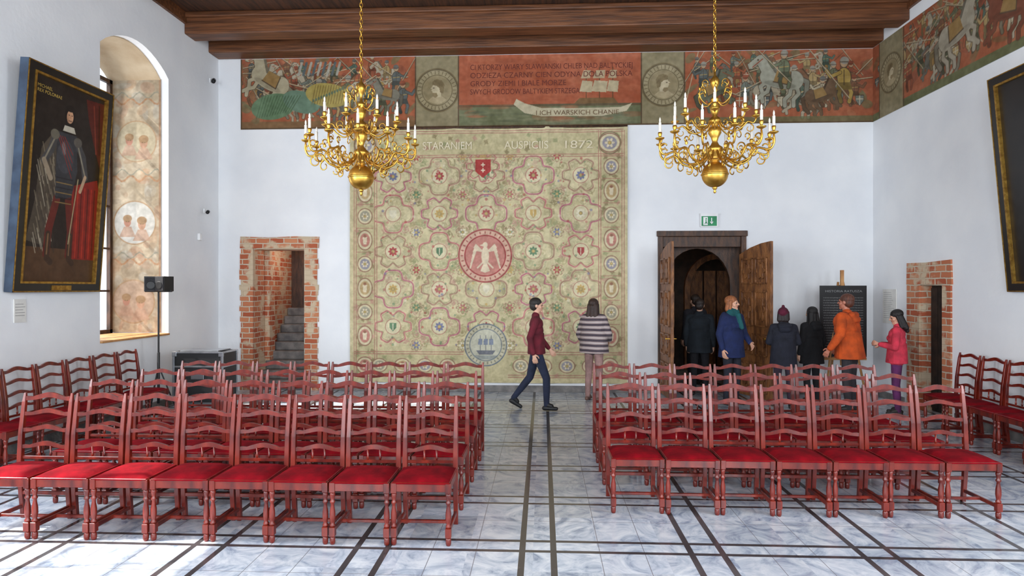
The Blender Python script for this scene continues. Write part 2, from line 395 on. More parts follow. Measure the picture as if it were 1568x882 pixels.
# main doorway
b = MB()
b.box(2.08, 2.17, YB-.04, YB+.1, 0, 2.83); b.box(3.56, 3.65, YB-.04, YB+.1, 0, 2.83); b.box(2.06, 3.67, YB-.05, YB+.1, 2.83, 2.93)
b.box(2.17, 3.56, YB+.0, YB+.1, 2.64, 2.83)
na = 14; A = [(2.87+.6*math.cos(math.pi*(1-i/na)), 1.95+.68*math.sin(math.pi*i/na)) for i in range(na+1)]
b.prism([(2.08, 0), (2.27, 0)]+A+[(3.47, 0), (3.65, 0), (3.65, 2.92), (2.08, 2.92)], 'y', YB+.34, YB+.44)
b.build('door_3', [M_darkwood], bevel=.008)
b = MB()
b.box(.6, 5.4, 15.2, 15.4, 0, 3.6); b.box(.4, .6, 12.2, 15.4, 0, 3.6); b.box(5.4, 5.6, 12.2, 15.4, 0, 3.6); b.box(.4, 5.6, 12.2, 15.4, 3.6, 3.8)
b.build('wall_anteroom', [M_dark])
b = MB()
A2 = [(4.05+.75*math.cos(math.pi*(1-i/na)), 1.9+.8*math.sin(math.pi*i/na)) for i in range(na+1)]
A3 = [(4.05+.62*math.cos(math.pi*i/na), 1.9+.67*math.sin(math.pi*i/na)) for i in range(na+1)]
b.prism([(3.3, 0)]+A2+[(4.8, 0), (4.67, 0)]+A3+[(3.43, 0)], 'y', 15.05, 15.19)
for k in range(4): b.box(3.46+.3*k, 3.72+.3*k, 15.12, 15.19, .1, 2.3)
b.build('door_4', [M_doorwood])
def leaf(name, hinge, ang, w=.86):
    b = MB(); t = .05
    b.prism([(0, .02), (w, .02), (w, 2.68), (w*.7, 2.66), (w*.35, 2.6), (0, 2.5)], 'y', -t/2, t/2)
    for s in (-1, 1):
        yy = s*t/2
        for z0, z1 in ((.12, .62), (.74, 1.12), (1.24, 1.85), (1.97, 2.42)):
            for a0, a1 in ((.08, w/2-.03), (w/2+.03, w-.08)):
                y0, y1 = sorted((yy, yy+s*.025))
                b.box(a0, a1, y0, y1, z0, z0+.03); b.box(a0, a1, y0, y1, z1-.03, z1); b.box(a0, a0+.03, y0, y1, z0, z1); b.box(a1-.03, a1, y0, y1, z0, z1)
                cx = (a0+a1)/2; cz = (z0+z1)/2
                y0, y1 = sorted((yy, yy+s*.03))
                b.prism([(cx+(a1-a0)*.32*(1+.25*math.cos(6*q))*math.cos(q), cz+(z1-z0)*.3*(1+.25*math.cos(6*q))*math.sin(q)) for q in [2*math.pi*i/28 for i in range(28)]], 'y', y0, y1)
    b.tube([(w-.06, -t/2-.06, 1.05), (w-.06, t/2+.06, 1.05)], .012, mat=1)
    b.lathe([(.0, 0), (.02, .0), (.02, .02), (0, .02)], 0, 0, 0, 10, 1, Matrix.Translation((w-.06, -t/2-.06, 1.05)) @ Matrix.Rotation(math.pi/2, 4, 'X'))
    return b.build(name, [M_doorwood, M_brass], loc=hinge, rotz=ang, bevel=.006)
leaf('door_leaf', (3.53, YB-.08, 0), math.radians(-72)); leaf('door_leaf', (2.14, YB-.08, 0), math.radians(-89))

# ---------------------------------------------------------------- paintings
M_tap = attr_mat('tapestry_weave', .95, .35, 160, .1); M_fresco = attr_mat('mural_paint', .85, .1, 60, .2); M_oil = attr_mat('oil_paint', .5, .15, 40, .3)
R = np.random.RandomState(3)
def medallion(c, cx, cy, r, bg=(166, 156, 124), fg=(212, 200, 168), flip=1):
    c.ell(cx, cy, r, r, (118, 104, 74)); c.ell(cx, cy, r*.95, r*.95, bg); c.ring(cx, cy, r*.93, r*.06, (90, 82, 60)); c.ring(cx, cy, r*.68, r*.04, (104, 94, 68))
    for k in range(30):
        a = 2*math.pi*k/30; x = cx+r*.8*math.cos(a); y = cy+r*.8*math.sin(a); ux, uy = math.cos(a), math.sin(a)
        c.line([(x-.028*ux, y-.028*uy), (x+.028*ux, y+.028*uy)], .012, (96, 86, 62))
        if k % 2: c.line([(x+.02*ux-.018*uy, y+.02*uy+.018*ux), (x+.02*ux, y+.02*uy)], .01, (96, 86, 62))
    c.ell(cx, cy, r*.64, r*.64, (150, 138, 106))
    f = flip
    c.poly([(cx-r*.42, cy-r*.46), (cx-r*.12, cy-r*.22), (cx+r*.16, cy-r*.22), (cx+r*.44, cy-r*.44), (cx+r*.2, cy-r*.58), (cx, cy-r*.62), (cx-r*.24, cy-r*.56)], (186, 172, 138))
    c.poly([(cx+f*r*u, cy+r*v) for u, v in ((-.16, -.3), (.1, -.3), (.1, -.16), (.2, -.14), (.22, -.04), (.26, .0), (.22, .06), (.3, .08), (.2, .2), (.16, .34), (-.1, .36), (-.22, .2), (-.2, -.04))], fg)
    c.poly([(cx+f*r*u, cy+r*v) for u, v in ((-.28, -.14), (-.14, -.1), (-.1, .1), (.02, .2), (.2, .24), (.2, .4), (0, .5), (-.22, .44), (-.34, .24))], (122, 108, 78))
    c.poly([(cx+f*r*u, cy+r*v) for u, v in ((.02, -.12), (.2, -.12), (.2, -.26), (.08, -.34), (-.04, -.26))], (140, 124, 92))
    for k in range(5): c.line([(cx-f*r*(.28-.08*k), cy+r*(.1+.05*k)), (cx-f*r*(.2-.08*k), cy+r*(.26+.05*k))], .008, (96, 84, 60))
    c.ell(cx+f*r*.15, cy+r*.1, r*.035, r*.02, (60, 50, 40))
def horse(c, x, y, s, col, f=1, rear=0.0):
    ol = (64, 52, 42)
    ca, sa = math.cos(rear), math.sin(rear)
    def P(u, v): return (x+f*(u*ca-v*sa)*s, y+(u*sa+v*ca)*s)
    legs = [[(-.28, -.05), (-.36, -.22), (-.28, -.34), (-.3, -.46)], [(-.2, -.08), (-.2, -.26), (-.12, -.36), (-.14, -.48)],
            [(.24, -.05), (.36, -.18), (.3, -.32), (.38, -.42)], [(.2, -.08), (.22, -.26), (.32, -.34), (.28, -.46)]]
    for g, w, k in ((ol, .09, 1.04), (col, .07, 1)):
        for l in legs: c.line([P(*p) for p in l], w*s, g)
        c.line([P(-.34, .06), P(-.48, .02), P(-.5, -.2), P(-.44, -.34)], w*s*1.2, tuple(q*.7 for q in g))
        c.ell(*P(0, 0), .38*s*k, .17*s*k, g, rear*f); c.ell(*P(-.24, .02), .17*s*k, .18*s*k, g); c.ell(*P(.24, .02), .16*s*k, .17*s*k, g)
        e = .012 if k > 1 else 0
        c.poly([P(.14, .1), P(.28+e, -.06), P(.5+e, .26), P(.44, .4+e), P(.3-e, .36)], g)
        c.poly([P(.36, .42+e), P(.48, .4+e), P(.66+e, .2), P(.62, .12-e), P(.56, .13-e), P(.44, .25-e)], g)
    c.ell(*P(0, -.09), .3*s, .06*s, tuple(q*.75 for q in col), rear*f, .6)
    c.line([P(.12, .13), P(.26, .3), P(.36, .42)], .05*s, tuple(q*.55 for q in col))
    c.ell(*P(.48, .31), .018*s, .018*s, ol); c.line([P(.4, .34), P(.56, .16)], .018*s, (150, 60, 40))
    c.poly([P(-.16, .17), P(.1, .17), P(.14, -.06), P(-.18, -.08)], (150, 116, 66)); c.line([P(-.16, .16), P(-.18, -.08), P(.14, -.06)], .02*s, ol)
def knight(c, x, y, s, col, f=1, lance=None, helm=(150, 150, 142)):
    ol = (58, 46, 38); darker = tuple(q*.65 for q in col)
    c.line([(x-.05*s, y-.1*s), (x-.1*s, y-.34*s), (x-.06*s, y-.48*s)], .095*s, ol); c.line([(x+.06*s, y-.1*s), (x+.14*s, y-.3*s), (x+.1*s, y-.48*s)], .095*s, ol)
    c.line([(x-.05*s, y-.1*s), (x-.1*s, y-.34*s), (x-.06*s, y-.48*s)], .07*s, darker); c.line([(x+.06*s, y-.1*s), (x+.14*s, y-.3*s), (x+.1*s, y-.48*s)], .07*s, col)
    c.ell(x, y, .145*s, .205*s, ol); c.ell(x, y, .13*s, .19*s, col); c.poly([(x-.12*s, y-.1*s), (x+.12*s, y-.1*s), (x+.16*s, y-.24*s), (x-.16*s, y-.24*s)], darker)
    c.line([(x-.1*s, y), (x+.1*s, y+.02*s)], .02*s, (186, 156, 90)); c.line([(x, y-.15*s), (x, y+.15*s)], .015*s, ol)
    c.line([(x+f*.08*s, y+.1*s), (x+f*.26*s, y+.02*s), (x+f*.34*s, y+.14*s)], .085*s, ol); c.line([(x+f*.08*s, y+.1*s), (x+f*.26*s, y+.02*s), (x+f*.34*s, y+.14*s)], .065*s, col)
    c.ell(x, y+.3*s, .085*s, .105*s, ol); c.ell(x, y+.3*s, .075*s, .095*s, (190, 156, 122)); c.ell(x-f*.01*s, y+.34*s, .085*s, .075*s, helm); c.line([(x-.08*s, y+.31*s), (x+.08*s, y+.31*s)], .015*s, ol)
    if lance is not None:
        a = lance; px, py = x+f*.34*s, y+.14*s; d = (math.cos(a)*f*.7*s, math.sin(a)*.7*s)
        c.line([(px-d[0], py-d[1]), (px+d[0], py+d[1])], .02*s+.006, (196, 180, 148)); c.line([(px-d[0], py-d[1]-.012), (px+d[0], py+d[1]-.012)], .008, ol)
def shield(c, x, y, s, col):
    p = [(-.12, .14), (.12, .14), (.12, -.02), (0, -.18), (-.12, -.02)]
    c.poly([(x+u*s*1.15, y+v*s*1.15) for u, v in p], (58, 46, 38)); c.poly([(x+u*s, y+v*s) for u, v in p], col)
    c.line([(x, y+.13*s), (x, y-.16*s)], .03*s, (204, 194, 170)); c.line([(x-.1*s, y+.03*s), (x+.1*s, y+.03*s)], .03*s, (204, 194, 170))
PAL = [(146, 66, 46), (166, 84, 56), (78, 92, 98), (98, 108, 84), (180, 154, 104), (116, 74, 54), (184, 174, 148), (76, 86, 66), (106, 120, 116), (70, 104, 96)]
def crowd(c, x0, x1, h, seed):
    r = random.Random(seed); 
    for k in range(int((x1-x0)*30)):
        x = r.uniform(x0, x1); y = r.uniform(.15, h); q = r.choice([(176, 92, 62), (160, 78, 54), (184, 108, 76), (140, 72, 54), (122, 96, 66), (104, 108, 76)])
        c.ell(min(max(x, x0+.1), x1-.1), y, r.uniform(.06, .18), r.uniform(.03, .09), q, r.uniform(-1, 1), .7)
    for k in range(int((x1-x0)*5)):
        x = r.uniform(x0, x1-.3)
        c.line([(x, r.uniform(.3, h)), (x+r.uniform(.2, .5), r.uniform(.3, h))], .016, r.choice([(196, 180, 146), (70, 58, 48), (120, 66, 46)]))
    n = int((x1-x0)*3.0)
    for layer, (yy, ss) in enumerate(((h*.74, .5), (h*.58, .6), (h*.38, .7))):
        for k in range(n):
            x = x0+.22+(x1-x0-.44)*(k+.4*layer)/n+r.uniform(-.06, .06)
            if r.random() < .4: horse(c, x, yy+r.uniform(-.1, .08), ss*r.uniform(.8, 1), r.choice([(172, 162, 140), (116, 78, 56), (96, 100, 96), (180, 172, 152), (140, 94, 64)]), r.choice((-1, 1)), r.uniform(-.1, .5))
            knight(c, x, yy+.12+r.uniform(-.1, .1), ss*r.uniform(.8, .98), r.choice(PAL), r.choice((-1, 1)), r.uniform(-1.2, 1.2) if r.random() < .7 else None, r.choice([(150, 150, 142), (170, 138, 76), (96, 100, 102), (140, 66, 48)]))
            if r.random() < .4: shield(c, x+r.uniform(-.2, .2), yy-.1, ss*.8, r.choice(PAL))
FH = 1.31
c = Cv(11.51, FH, .0072, (170, 86, 58))
crowd(c, 0, 3.3, FH, 11)
horse(c, .55, .9, .95, (186, 178, 150), -1, .5); horse(c, 2.75, .62, .6, (120, 120, 110), -1, .2)
c.ell(.62, .42, .42, .24, (90, 130, 98), .15); c.ell(1.15, .5, .36, .2, (100, 138, 120), -.3); c.ell(1.65, .62, .42, .22, (176, 160, 84), -.15)
for k in range(14): c.line([(.3+.05*k, .2+.01*k), (.42+.055*k, .62)], .012, (60, 92, 68))
for k in range(12): c.line([(1.35+.05*k, .46), (1.42+.05*k, .8)], .012, (120, 100, 50)); c.ell(1.38+.05*k, .52+.02*k, .02, .03, (84, 110, 90))
for k in range(9): c.line([(1.1+.09*k, 1.0), (1.16+.09*k, 1.22)], .045, (76, 94, 104) if k % 2 else (170, 172, 162))
c.rect(0, 3.29, 0, .14, (112, 98, 66), .7)
c.rect(3.29, 4.085, 0, FH, (146, 138, 108)); medallion(c, 3.69, .68, .41, flip=-1)
c.rect(4.085, 7.415, 0, FH, (176, 84, 58)); c.rect(4.085, 7.415, 0, .38, (104, 114, 84)); c.rect(4.085, 7.415, .36, .4, (84, 76, 56))
for k in range(90): c.ell(4.2+R.rand()*3.1, .1+R.rand()*1.2, .1+.2*R.rand(), .02+.05*R.rand(), (190, 104, 74) if R.rand() < .5 else (158, 74, 52), 0, .35)
for k in range(60): c.ell(4.2+R.rand()*3.1, .02+R.rand()*.3, .1+.15*R.rand(), .02, (130, 134, 104) if R.rand() < .5 else (84, 98, 76), 0, .5)
c.poly([(5.1, .4), (5.3, .24), (5.6, .18), (6.7, .17), (7.15, .26), (7.25, .4), (7.05, .33), (6.6, .32), (5.6, .33), (5.3, .42), (5.15, .5)], (206, 198, 168))
c.poly([(6.2, .4), (7.0, .4), (6.92, .5), (6.3, .5)], (116, 86, 54))
for x, w in ((6.42, .24), (6.66, .3), (6.9, .22)):
    c.line([(x, .5), (x, 1.05)], .016, (88, 60, 40)); c.poly([(x-w*.5, .62), (x+w*.4, .6), (x+w*.5, .8), (x-w*.3, .82)], (206, 192, 158)); c.poly([(x-w*.4, .86), (x+w*.3, .86), (x+w*.35, 1.0), (x-w*.2, 1.0)], (192, 172, 138))
c.rect(7.415, 8.186, 0, FH, (146, 138, 108)); medallion(c, 7.81, .72, .4)
crowd(c, 8.19, 11.5, FH, 23)
horse(c, 9.9, .78, .95, (160, 164, 150), -1, .15); knight(c, 9.95, 1.0, .75, (96, 112, 88), -1, .8); horse(c, 8.7, .6, .7, (96, 104, 86), 1, .4)
horse(c, 10.6, .5, .7, (96, 72, 54), 1, .3); knight(c, 11.0, .8, .9, (176, 146, 72), -1, .9)
c.rect(8.19, 11.5, 0, .12, (88, 102, 70), .75)
for x in (3.29, 4.085, 7.415, 8.186): c.line([(x, 0), (x, FH)], .022, (76, 60, 46))
c.line([(0, .01), (11.51, .01)], .03, (84, 64, 46)); c.line([(.01, 0), (.01, FH)], .03, (84, 64, 46))
c.noise(9, .05); c.noise(14, .3); c.noise(8, .9); c.tone(.26, (146, 126, 96)); c.a *= .96
fr = empty('mural_frieze', frame_matrix((-5.63, YB-.012, 4.855), (1, 0, 0), (0, 0, 1)))
o = c.build('painted_panel', M_fresco); o.parent = fr
M_let = pmat('lettering_red', (104, 44, 32), rough=.8); M_letw = pmat('lettering_ochre', (104, 78, 50), rough=.8)
for i, (t, w) in enumerate((('CI KTORZY WIARY SLAWIANSKI CHLEB NAD BALTYCKIEJ', 2.95), ('ODZIEZA CZARNY CIEN ODYNA DOLA POLSKA', 2.95), ('GRODY ZIEMI I BIALE MORZE', 1.75), ('SWYCH GRODOW BALTYKIEM STRZEGA', 2.0))):
    text(t, M_let, fr, 4.3, 1.04-.15*i, .004, .14, w)
text('I ICH WARSKICH CHANIE', M_letw, fr, 5.5, .2, .004, .12, 1.5)

c = Cv(6.4, FH, .01, (170, 86, 58)); crowd(c, .0, 6.4, FH, 41); c.rect(0, 6.4, 0, .12, (96, 104, 70))
c.rect(.22, .95, 0, FH, (146, 138, 108)); medallion(c, .58, .68, .34)
for x in (.22, .97): c.line([(x, 0), (x, FH)], .022, (76, 60, 46))
horse(c, 2.3, .7, 1.0, (176, 170, 154), 1, .2); horse(c, 3.3, .6, .9, (116, 58, 44), -1, .2)
c.noise(9, .06); c.noise(12, .3); c.tone(.26, (146, 126, 96)); c.a *= .94
e2 = empty('mural_frieze', frame_matrix((XR-.012, YB-.02, 4.855), (0, -1, 0), (0, 0, 1))); o = c.build('painted_panel', M_fresco); o.parent = e2

# tapestry ------------------------------------------------------------
TW, TH = 5.08, 4.66
c = Cv(TW, TH, .0078, (198, 187, 148)); c.noise(7, .12)
GR, PK, CR, BL, DK, OC = (156, 156, 116), (184, 116, 116), (220, 212, 184), (130, 138, 148), (148, 136, 102), (190, 164, 106)
def rosette(x, y, r, col, n=8, inner=OC):
    for k in range(n):
        a = 2*math.pi*k/n; c.ell(x+r*.62*math.cos(a), y+r*.62*math.sin(a), r*.4, r*.24, col, a)
    c.ell(x, y, r*.34, r*.34, inner); c.ring(x, y, r*.34, .012, DK)
def scroll(x, y, r, col, d=1, a0=0, turns=1.6, w=.016):
    P = [(x+r*(1-t/34)*math.cos(a0+d*t/30*turns*2*math.pi), y+r*(1-t/34)*math.sin(a0+d*t/30*turns*2*math.pi)) for t in range(31)]
    c.line(P, w, col, .75)
    for t in (2, 7, 12, 17): c.ell(P[t][0], P[t][1], .034, .014, col, a0+t, .75)
    c.ell(*P[-1], .026, .026, col)
fx0, fx1, fy0, fy1 = .52, 4.52, .62, 4.1
r_ = random.Random(9)
mx_ = (fx0+fx1)/2
for k in range(330):
    x = r_.uniform(fx0+.08, mx_); y = r_.uniform(fy0+.05, fy1-.05); rr = r_.uniform(.05, .11); d = r_.choice((-1, 1)); a = r_.uniform(0, 6.28); col = r_.choice([GR, (170, 160, 120), (178, 142, 124), DK, (172, 168, 134), (164, 152, 114)])
    for X, D, A_ in ((x, d, a), (2*mx_-x, -d, math.pi-a)): scroll(X, y, rr, col, D, A_, 1.3, .012)
def quatre(cx, cy, s, col, w=.024, lob=4, fill=None):
    P = []
    for i in range(97):
        t = 2*math.pi*i/96; rr = s*(1+.16*math.cos(lob*t)-.06*math.cos(2*lob*t)); P.append((cx+rr*math.cos(t), cy+rr*.92*math.sin(t)))
    if fill: c.poly(P, fill, .4)
    c.line(P, w, col); c.line([(cx+(x-cx)*.9, cy+(y-cy)*.9) for x, y in P], .008, DK); c.line([(cx+(x-cx)*1.08, cy+(y-cy)*1.08) for x, y in P], .006, (210, 186, 156))
cols = [(166, 72, 74), (220, 212, 188), (112, 116, 150), (178, 106, 104), (96, 128, 98), (190, 158, 98)]
for j in range(5):
    for i in range(5):
        x = mx_+(i-2)*.86; y = 1.02+j*.69
        quatre(x, y, .34 if (i+j) % 2 else .3, [PK, (176, 108, 122), (164, 130, 112)][(i*i+j) % 3], .026, 4 if (i+j) % 2 else 6, (208, 196, 160))
        c.ell(x, y, .13, .15, (210, 200, 166)); c.ring(x, y, .14, .014, (170, 122, 108)); cc = cols[(abs(i-2)*2+j) % 6]
        if (i+j) % 3: rosette(x, y, .085, cc, 8)
        else: c.poly([(x-.06, y+.07), (x+.06, y+.07), (x+.06, y-.02), (x, y-.09), (x-.06, y-.02)], cc); c.line([(x, y+.05), (x, y-.06)], .014, CR)
for j in range(6):
    for i in range(6):
        x = mx_+(i-2.5)*.86; y = .68+j*.69
        if fx0+.08 < x < fx1-.08:
            cc = cols[(abs(i*2-5)//2+j*2+1) % 6]; quatre(x, y, .11, (172, 142, 120), .012, 8); rosette(x, y, .07, cc, 6)
for k in range(170):
    x = r_.uniform(fx0+.05, mx_); y = r_.uniform(fy0, fy1); cc = r_.choice(cols); rr = r_.uniform(.014, .026)
    for X in (x, 2*mx_-x): c.ell(X, y, rr, rr, cc, 0, .6)
c.tone(.1, (194, 182, 144))
# centre eagle medallion
ex, ey = 2.5, 2.32
c.ell(ex, ey, .5, .5, (184, 160, 130)); c.ring(ex, ey, .48, .025, (160, 84, 84)); c.ring(ex, ey, .42, .08, (208, 172, 150)); c.ring(ex, ey, .37, .025, (160, 78, 78)); c.ell(ex, ey, .355, .355, (190, 132, 120))
for k in range(28): a = 2*math.pi*k/28; c.ell(ex+.425*math.cos(a), ey+.425*math.sin(a), .026, .012, (160, 100, 90), a)
EG = (216, 200, 172)
c.ell(ex, ey, .07, .17, EG)
for s in (-1, 1):
    for k in range(6): c.line([(ex+s*.05, ey+.08), (ex+s*.17, ey+.2-.02*k), (ex+s*(.2+.015*k), ey+.2-.075*k-.05)], .026, EG)
    c.line([(ex+s*.04, ey-.12), (ex+s*.14, ey-.22)], .03, EG)
c.poly([(ex-.03, ey-.14), (ex+.03, ey-.14), (ex+.09, ey-.28), (ex, ey-.31), (ex-.09, ey-.28)], EG); c.ell(ex, ey+.2, .045, .05, EG); c.poly([(ex-.03, ey+.22), (ex-.1, ey+.19), (ex-.03, ey+.17)], EG)
# red shield
c.poly([(2.32, 4.08), (2.6, 4.08), (2.6, 3.86), (2.46, 3.74), (2.32, 3.86)], (170, 74, 70))
for y in (3.88, 3.98): c.line([(2.46, y-.03), (2.46, y+.03)], .02, (222, 210, 182)); c.line([(2.43, y), (2.49, y)], .02, (222, 210, 182))
c.poly([(2.32, 4.1), (2.6, 4.1), (2.63, 4.18), (2.54, 4.14), (2.46, 4.2), (2.38, 4.14), (2.29, 4.18)], OC)
quatre(2.46, 3.95, .27, PK, .016, 8)
# ship medallion
sx, sy = 2.51, .69
c.ell(sx, sy, .39, .39, (206, 196, 164)); c.ring(sx, sy, .38, .025, (112, 120, 128)); c.ring(sx, sy, .33, .08, (190, 184, 158)); c.ring(sx, sy, .29, .018, (120, 128, 132))
for k in range(30): a = 2*math.pi*k/30; c.ell(sx+.335*math.cos(a), sy+.335*math.sin(a), .024, .01, (130, 128, 112), a)
c.ell(sx, sy, .28, .28, (190, 188, 168)); c.poly([(sx-.18, sy-.1), (sx+.18, sy-.1), (sx+.12, sy-.18), (sx-.12, sy-.18)], (116, 118, 124))
for q in (-.1, 0, .1): c.line([(sx+q, sy-.1), (sx+q, sy+.17)], .012, (110, 112, 118)); c.poly([(sx+q-.04, sy), (sx+q+.04, sy), (sx+q+.035, sy+.11), (sx+q-.035, sy+.11)], (128, 136, 150))
for k in range(5): c.line([(sx-.22+.02*k, sy-.2-.015*k), (sx+.22-.02*k, sy-.2-.015*k)], .008, (110, 122, 130))
# borders
BG = (188, 177, 138)
for x0, x1, y0, y1 in ((.1, .46, .1, TH-.1), (4.6, 4.98, .1, TH-.1), (.1, 4.98, TH-.5, TH-.1)): c.rect(x0, x1, y0, y1, BG, .9)
for (x0, x1) in ((.1, 2.05), (2.98, 4.98)): c.rect(x0, x1, .1, .52, BG, .9)
for k in range(260):
    q = r_.random(); x = r_.uniform(.12, .44) if q < .35 else (r_.uniform(4.62, 4.96) if q < .7 else r_.uniform(.1, 4.9)); y = r_.uniform(.15, TH-.15) if q < .7 else (r_.uniform(.12, .5) if q < .85 else r_.uniform(TH-.48, TH-.12))
    if 2.05 < x < 2.98 and y < 1: continue
    scroll(x, y, .035, r_.choice([GR, DK, (184, 150, 128)]), 1, r_.uniform(0, 6), 1, .01)
for x in (.08, .12, .46, .5, 4.56, 4.6, 4.98, 5.02): c.line([(x, .1), (x, TH-.08)], .014, (172, 126, 110))
for y in (.1, .14, .52, .56, TH-.54, TH-.5, TH-.1, TH-.06):
    if y < 1: c.line([(.08, y), (2.1, y)], .014, (172, 126, 110)); c.line([(2.92, y), (5.0, y)], .014, (172, 126, 110))
    else: c.line([(.08, y), (5.0, y)], .014, (172, 126, 110))
def cart(x, y, rx, ry, k):
    cc = [(176, 104, 98), (140, 138, 124), (172, 142, 98), (128, 126, 148)][k % 4]
    c.ell(x, y, rx, ry, (150, 118, 98)); c.ell(x, y, rx*.88, ry*.88, (206, 194, 160)); c.ell(x, y, rx*.66, ry*.66, cc, 0, .7)
    if k % 2: rosette(x, y, rx*.45, (214, 200, 170), 6)
    else: c.poly([(x-rx*.3, y+ry*.3), (x+rx*.3, y+ry*.3), (x+rx*.2, y-ry*.4), (x-rx*.2, y-ry*.4)], (214, 200, 170)); c.ell(x, y+ry*.4, rx*.2, ry*.14, (150, 110, 90))
for j in range(8):
    y = .85+j*.44; ry = .15 if j % 2 else .19
    for x in (.28, 4.79): cart(x, y, .14, ry, j); c.line([(x-.15, y+.22), (x+.15, y+.22)], .012, (172, 126, 110))
for i in range(4):
    for x in (.55+i*.42, 3.15+i*.42): cart(x, .31, .15, .13, i+1)
for x in (.28, 4.76): cart(x, .31, .16, .16, 0); cart(x, TH-.3, .2, .18, 3); c.ring(x, TH-.3, .2, .02, (130, 116, 90))
c.noise(8, .025); c.noise(7, .5)
tp = empty('tapestry', frame_matrix((-3.55, YB-.05, .17), (1, 0, 0), (0, 0, 1)))
def folds(X, Y):
    return .014*np.sin(X*4.1+.6*np.sin(Y*.9))*(1-.3*Y/TH)+.008*np.sin(X*9.7+Y*.4)+.025*np.exp(-((X-3.72+.02*Y)/.05)**2)
o = c.build('woven_cloth', M_tap, zf=folds); o.parent = tp
M_tl = pmat('tapestry_letter', (222, 213, 186), (212, 198, 166), rough=.95)
for t, x, w in (('STARANIEM', 1.35, .9), ('AUSPICIIS', 2.85, .8), ('1872', 3.9, .5)): text(t, M_tl, tp, x+.0, TH-.4, .034, .2, w)
b = MB(); b.tube([(.0, TH+.0, .0), (TW, TH+.0, .0)], .022, 8); o = b.build('hanging_rod', [M_darkwood]); o.parent = tp

# portraits ---------------------------------------------------------
def framed(name, O, U, V, w, h, painter, t=.1):
    e = empty(name, frame_matrix(O, U, V)); b = MB()
    for (x0, x1, y0, y1) in ((0, w, 0, .1), (0, w, h-.1, h), (0, .1, .1, h-.1), (w-.1, w, .1, h-.1)): b.box(x0, x1, y0, y1, 0.02, t, 0)
    for (x0, x1, y0, y1) in ((.1, w-.1, .1, .125), (.1, w-.1, h-.125, h-.1), (.1, .125, .125, h-.125), (w-.125, w-.1, .125, h-.125)): b.box(x0, x1, y0, y1, .02, t+.008, 1)
    for (x0, x1, y0, y1) in ((.0, w, -.0, .012), (.0, w, h-.012, h), (.0, .012, 0, h), (w-.012, w, 0, h)): b.box(x0, x1, y0, y1, t, t+.006, 1)
    b.box(-.004, 0, 0, h, 0, t, 2); b.box(w, w+.004, 0, h, 0, t, 2); b.box(0, w, -.004, 0, 0, t, 2); b.box(.1, w-.1, .1, h-.1, .0, .03, 0)
    b.box(w*.4, w*.62, .02, .08, t, t+.012, 1)
    o = b.build('frame', [M_frameblk, M_gold, M_frameside]); o.parent = e
    o = painter(w-.24, h-.24); o.parent = e; o.location = (.12, .12, t-.035)
    return e
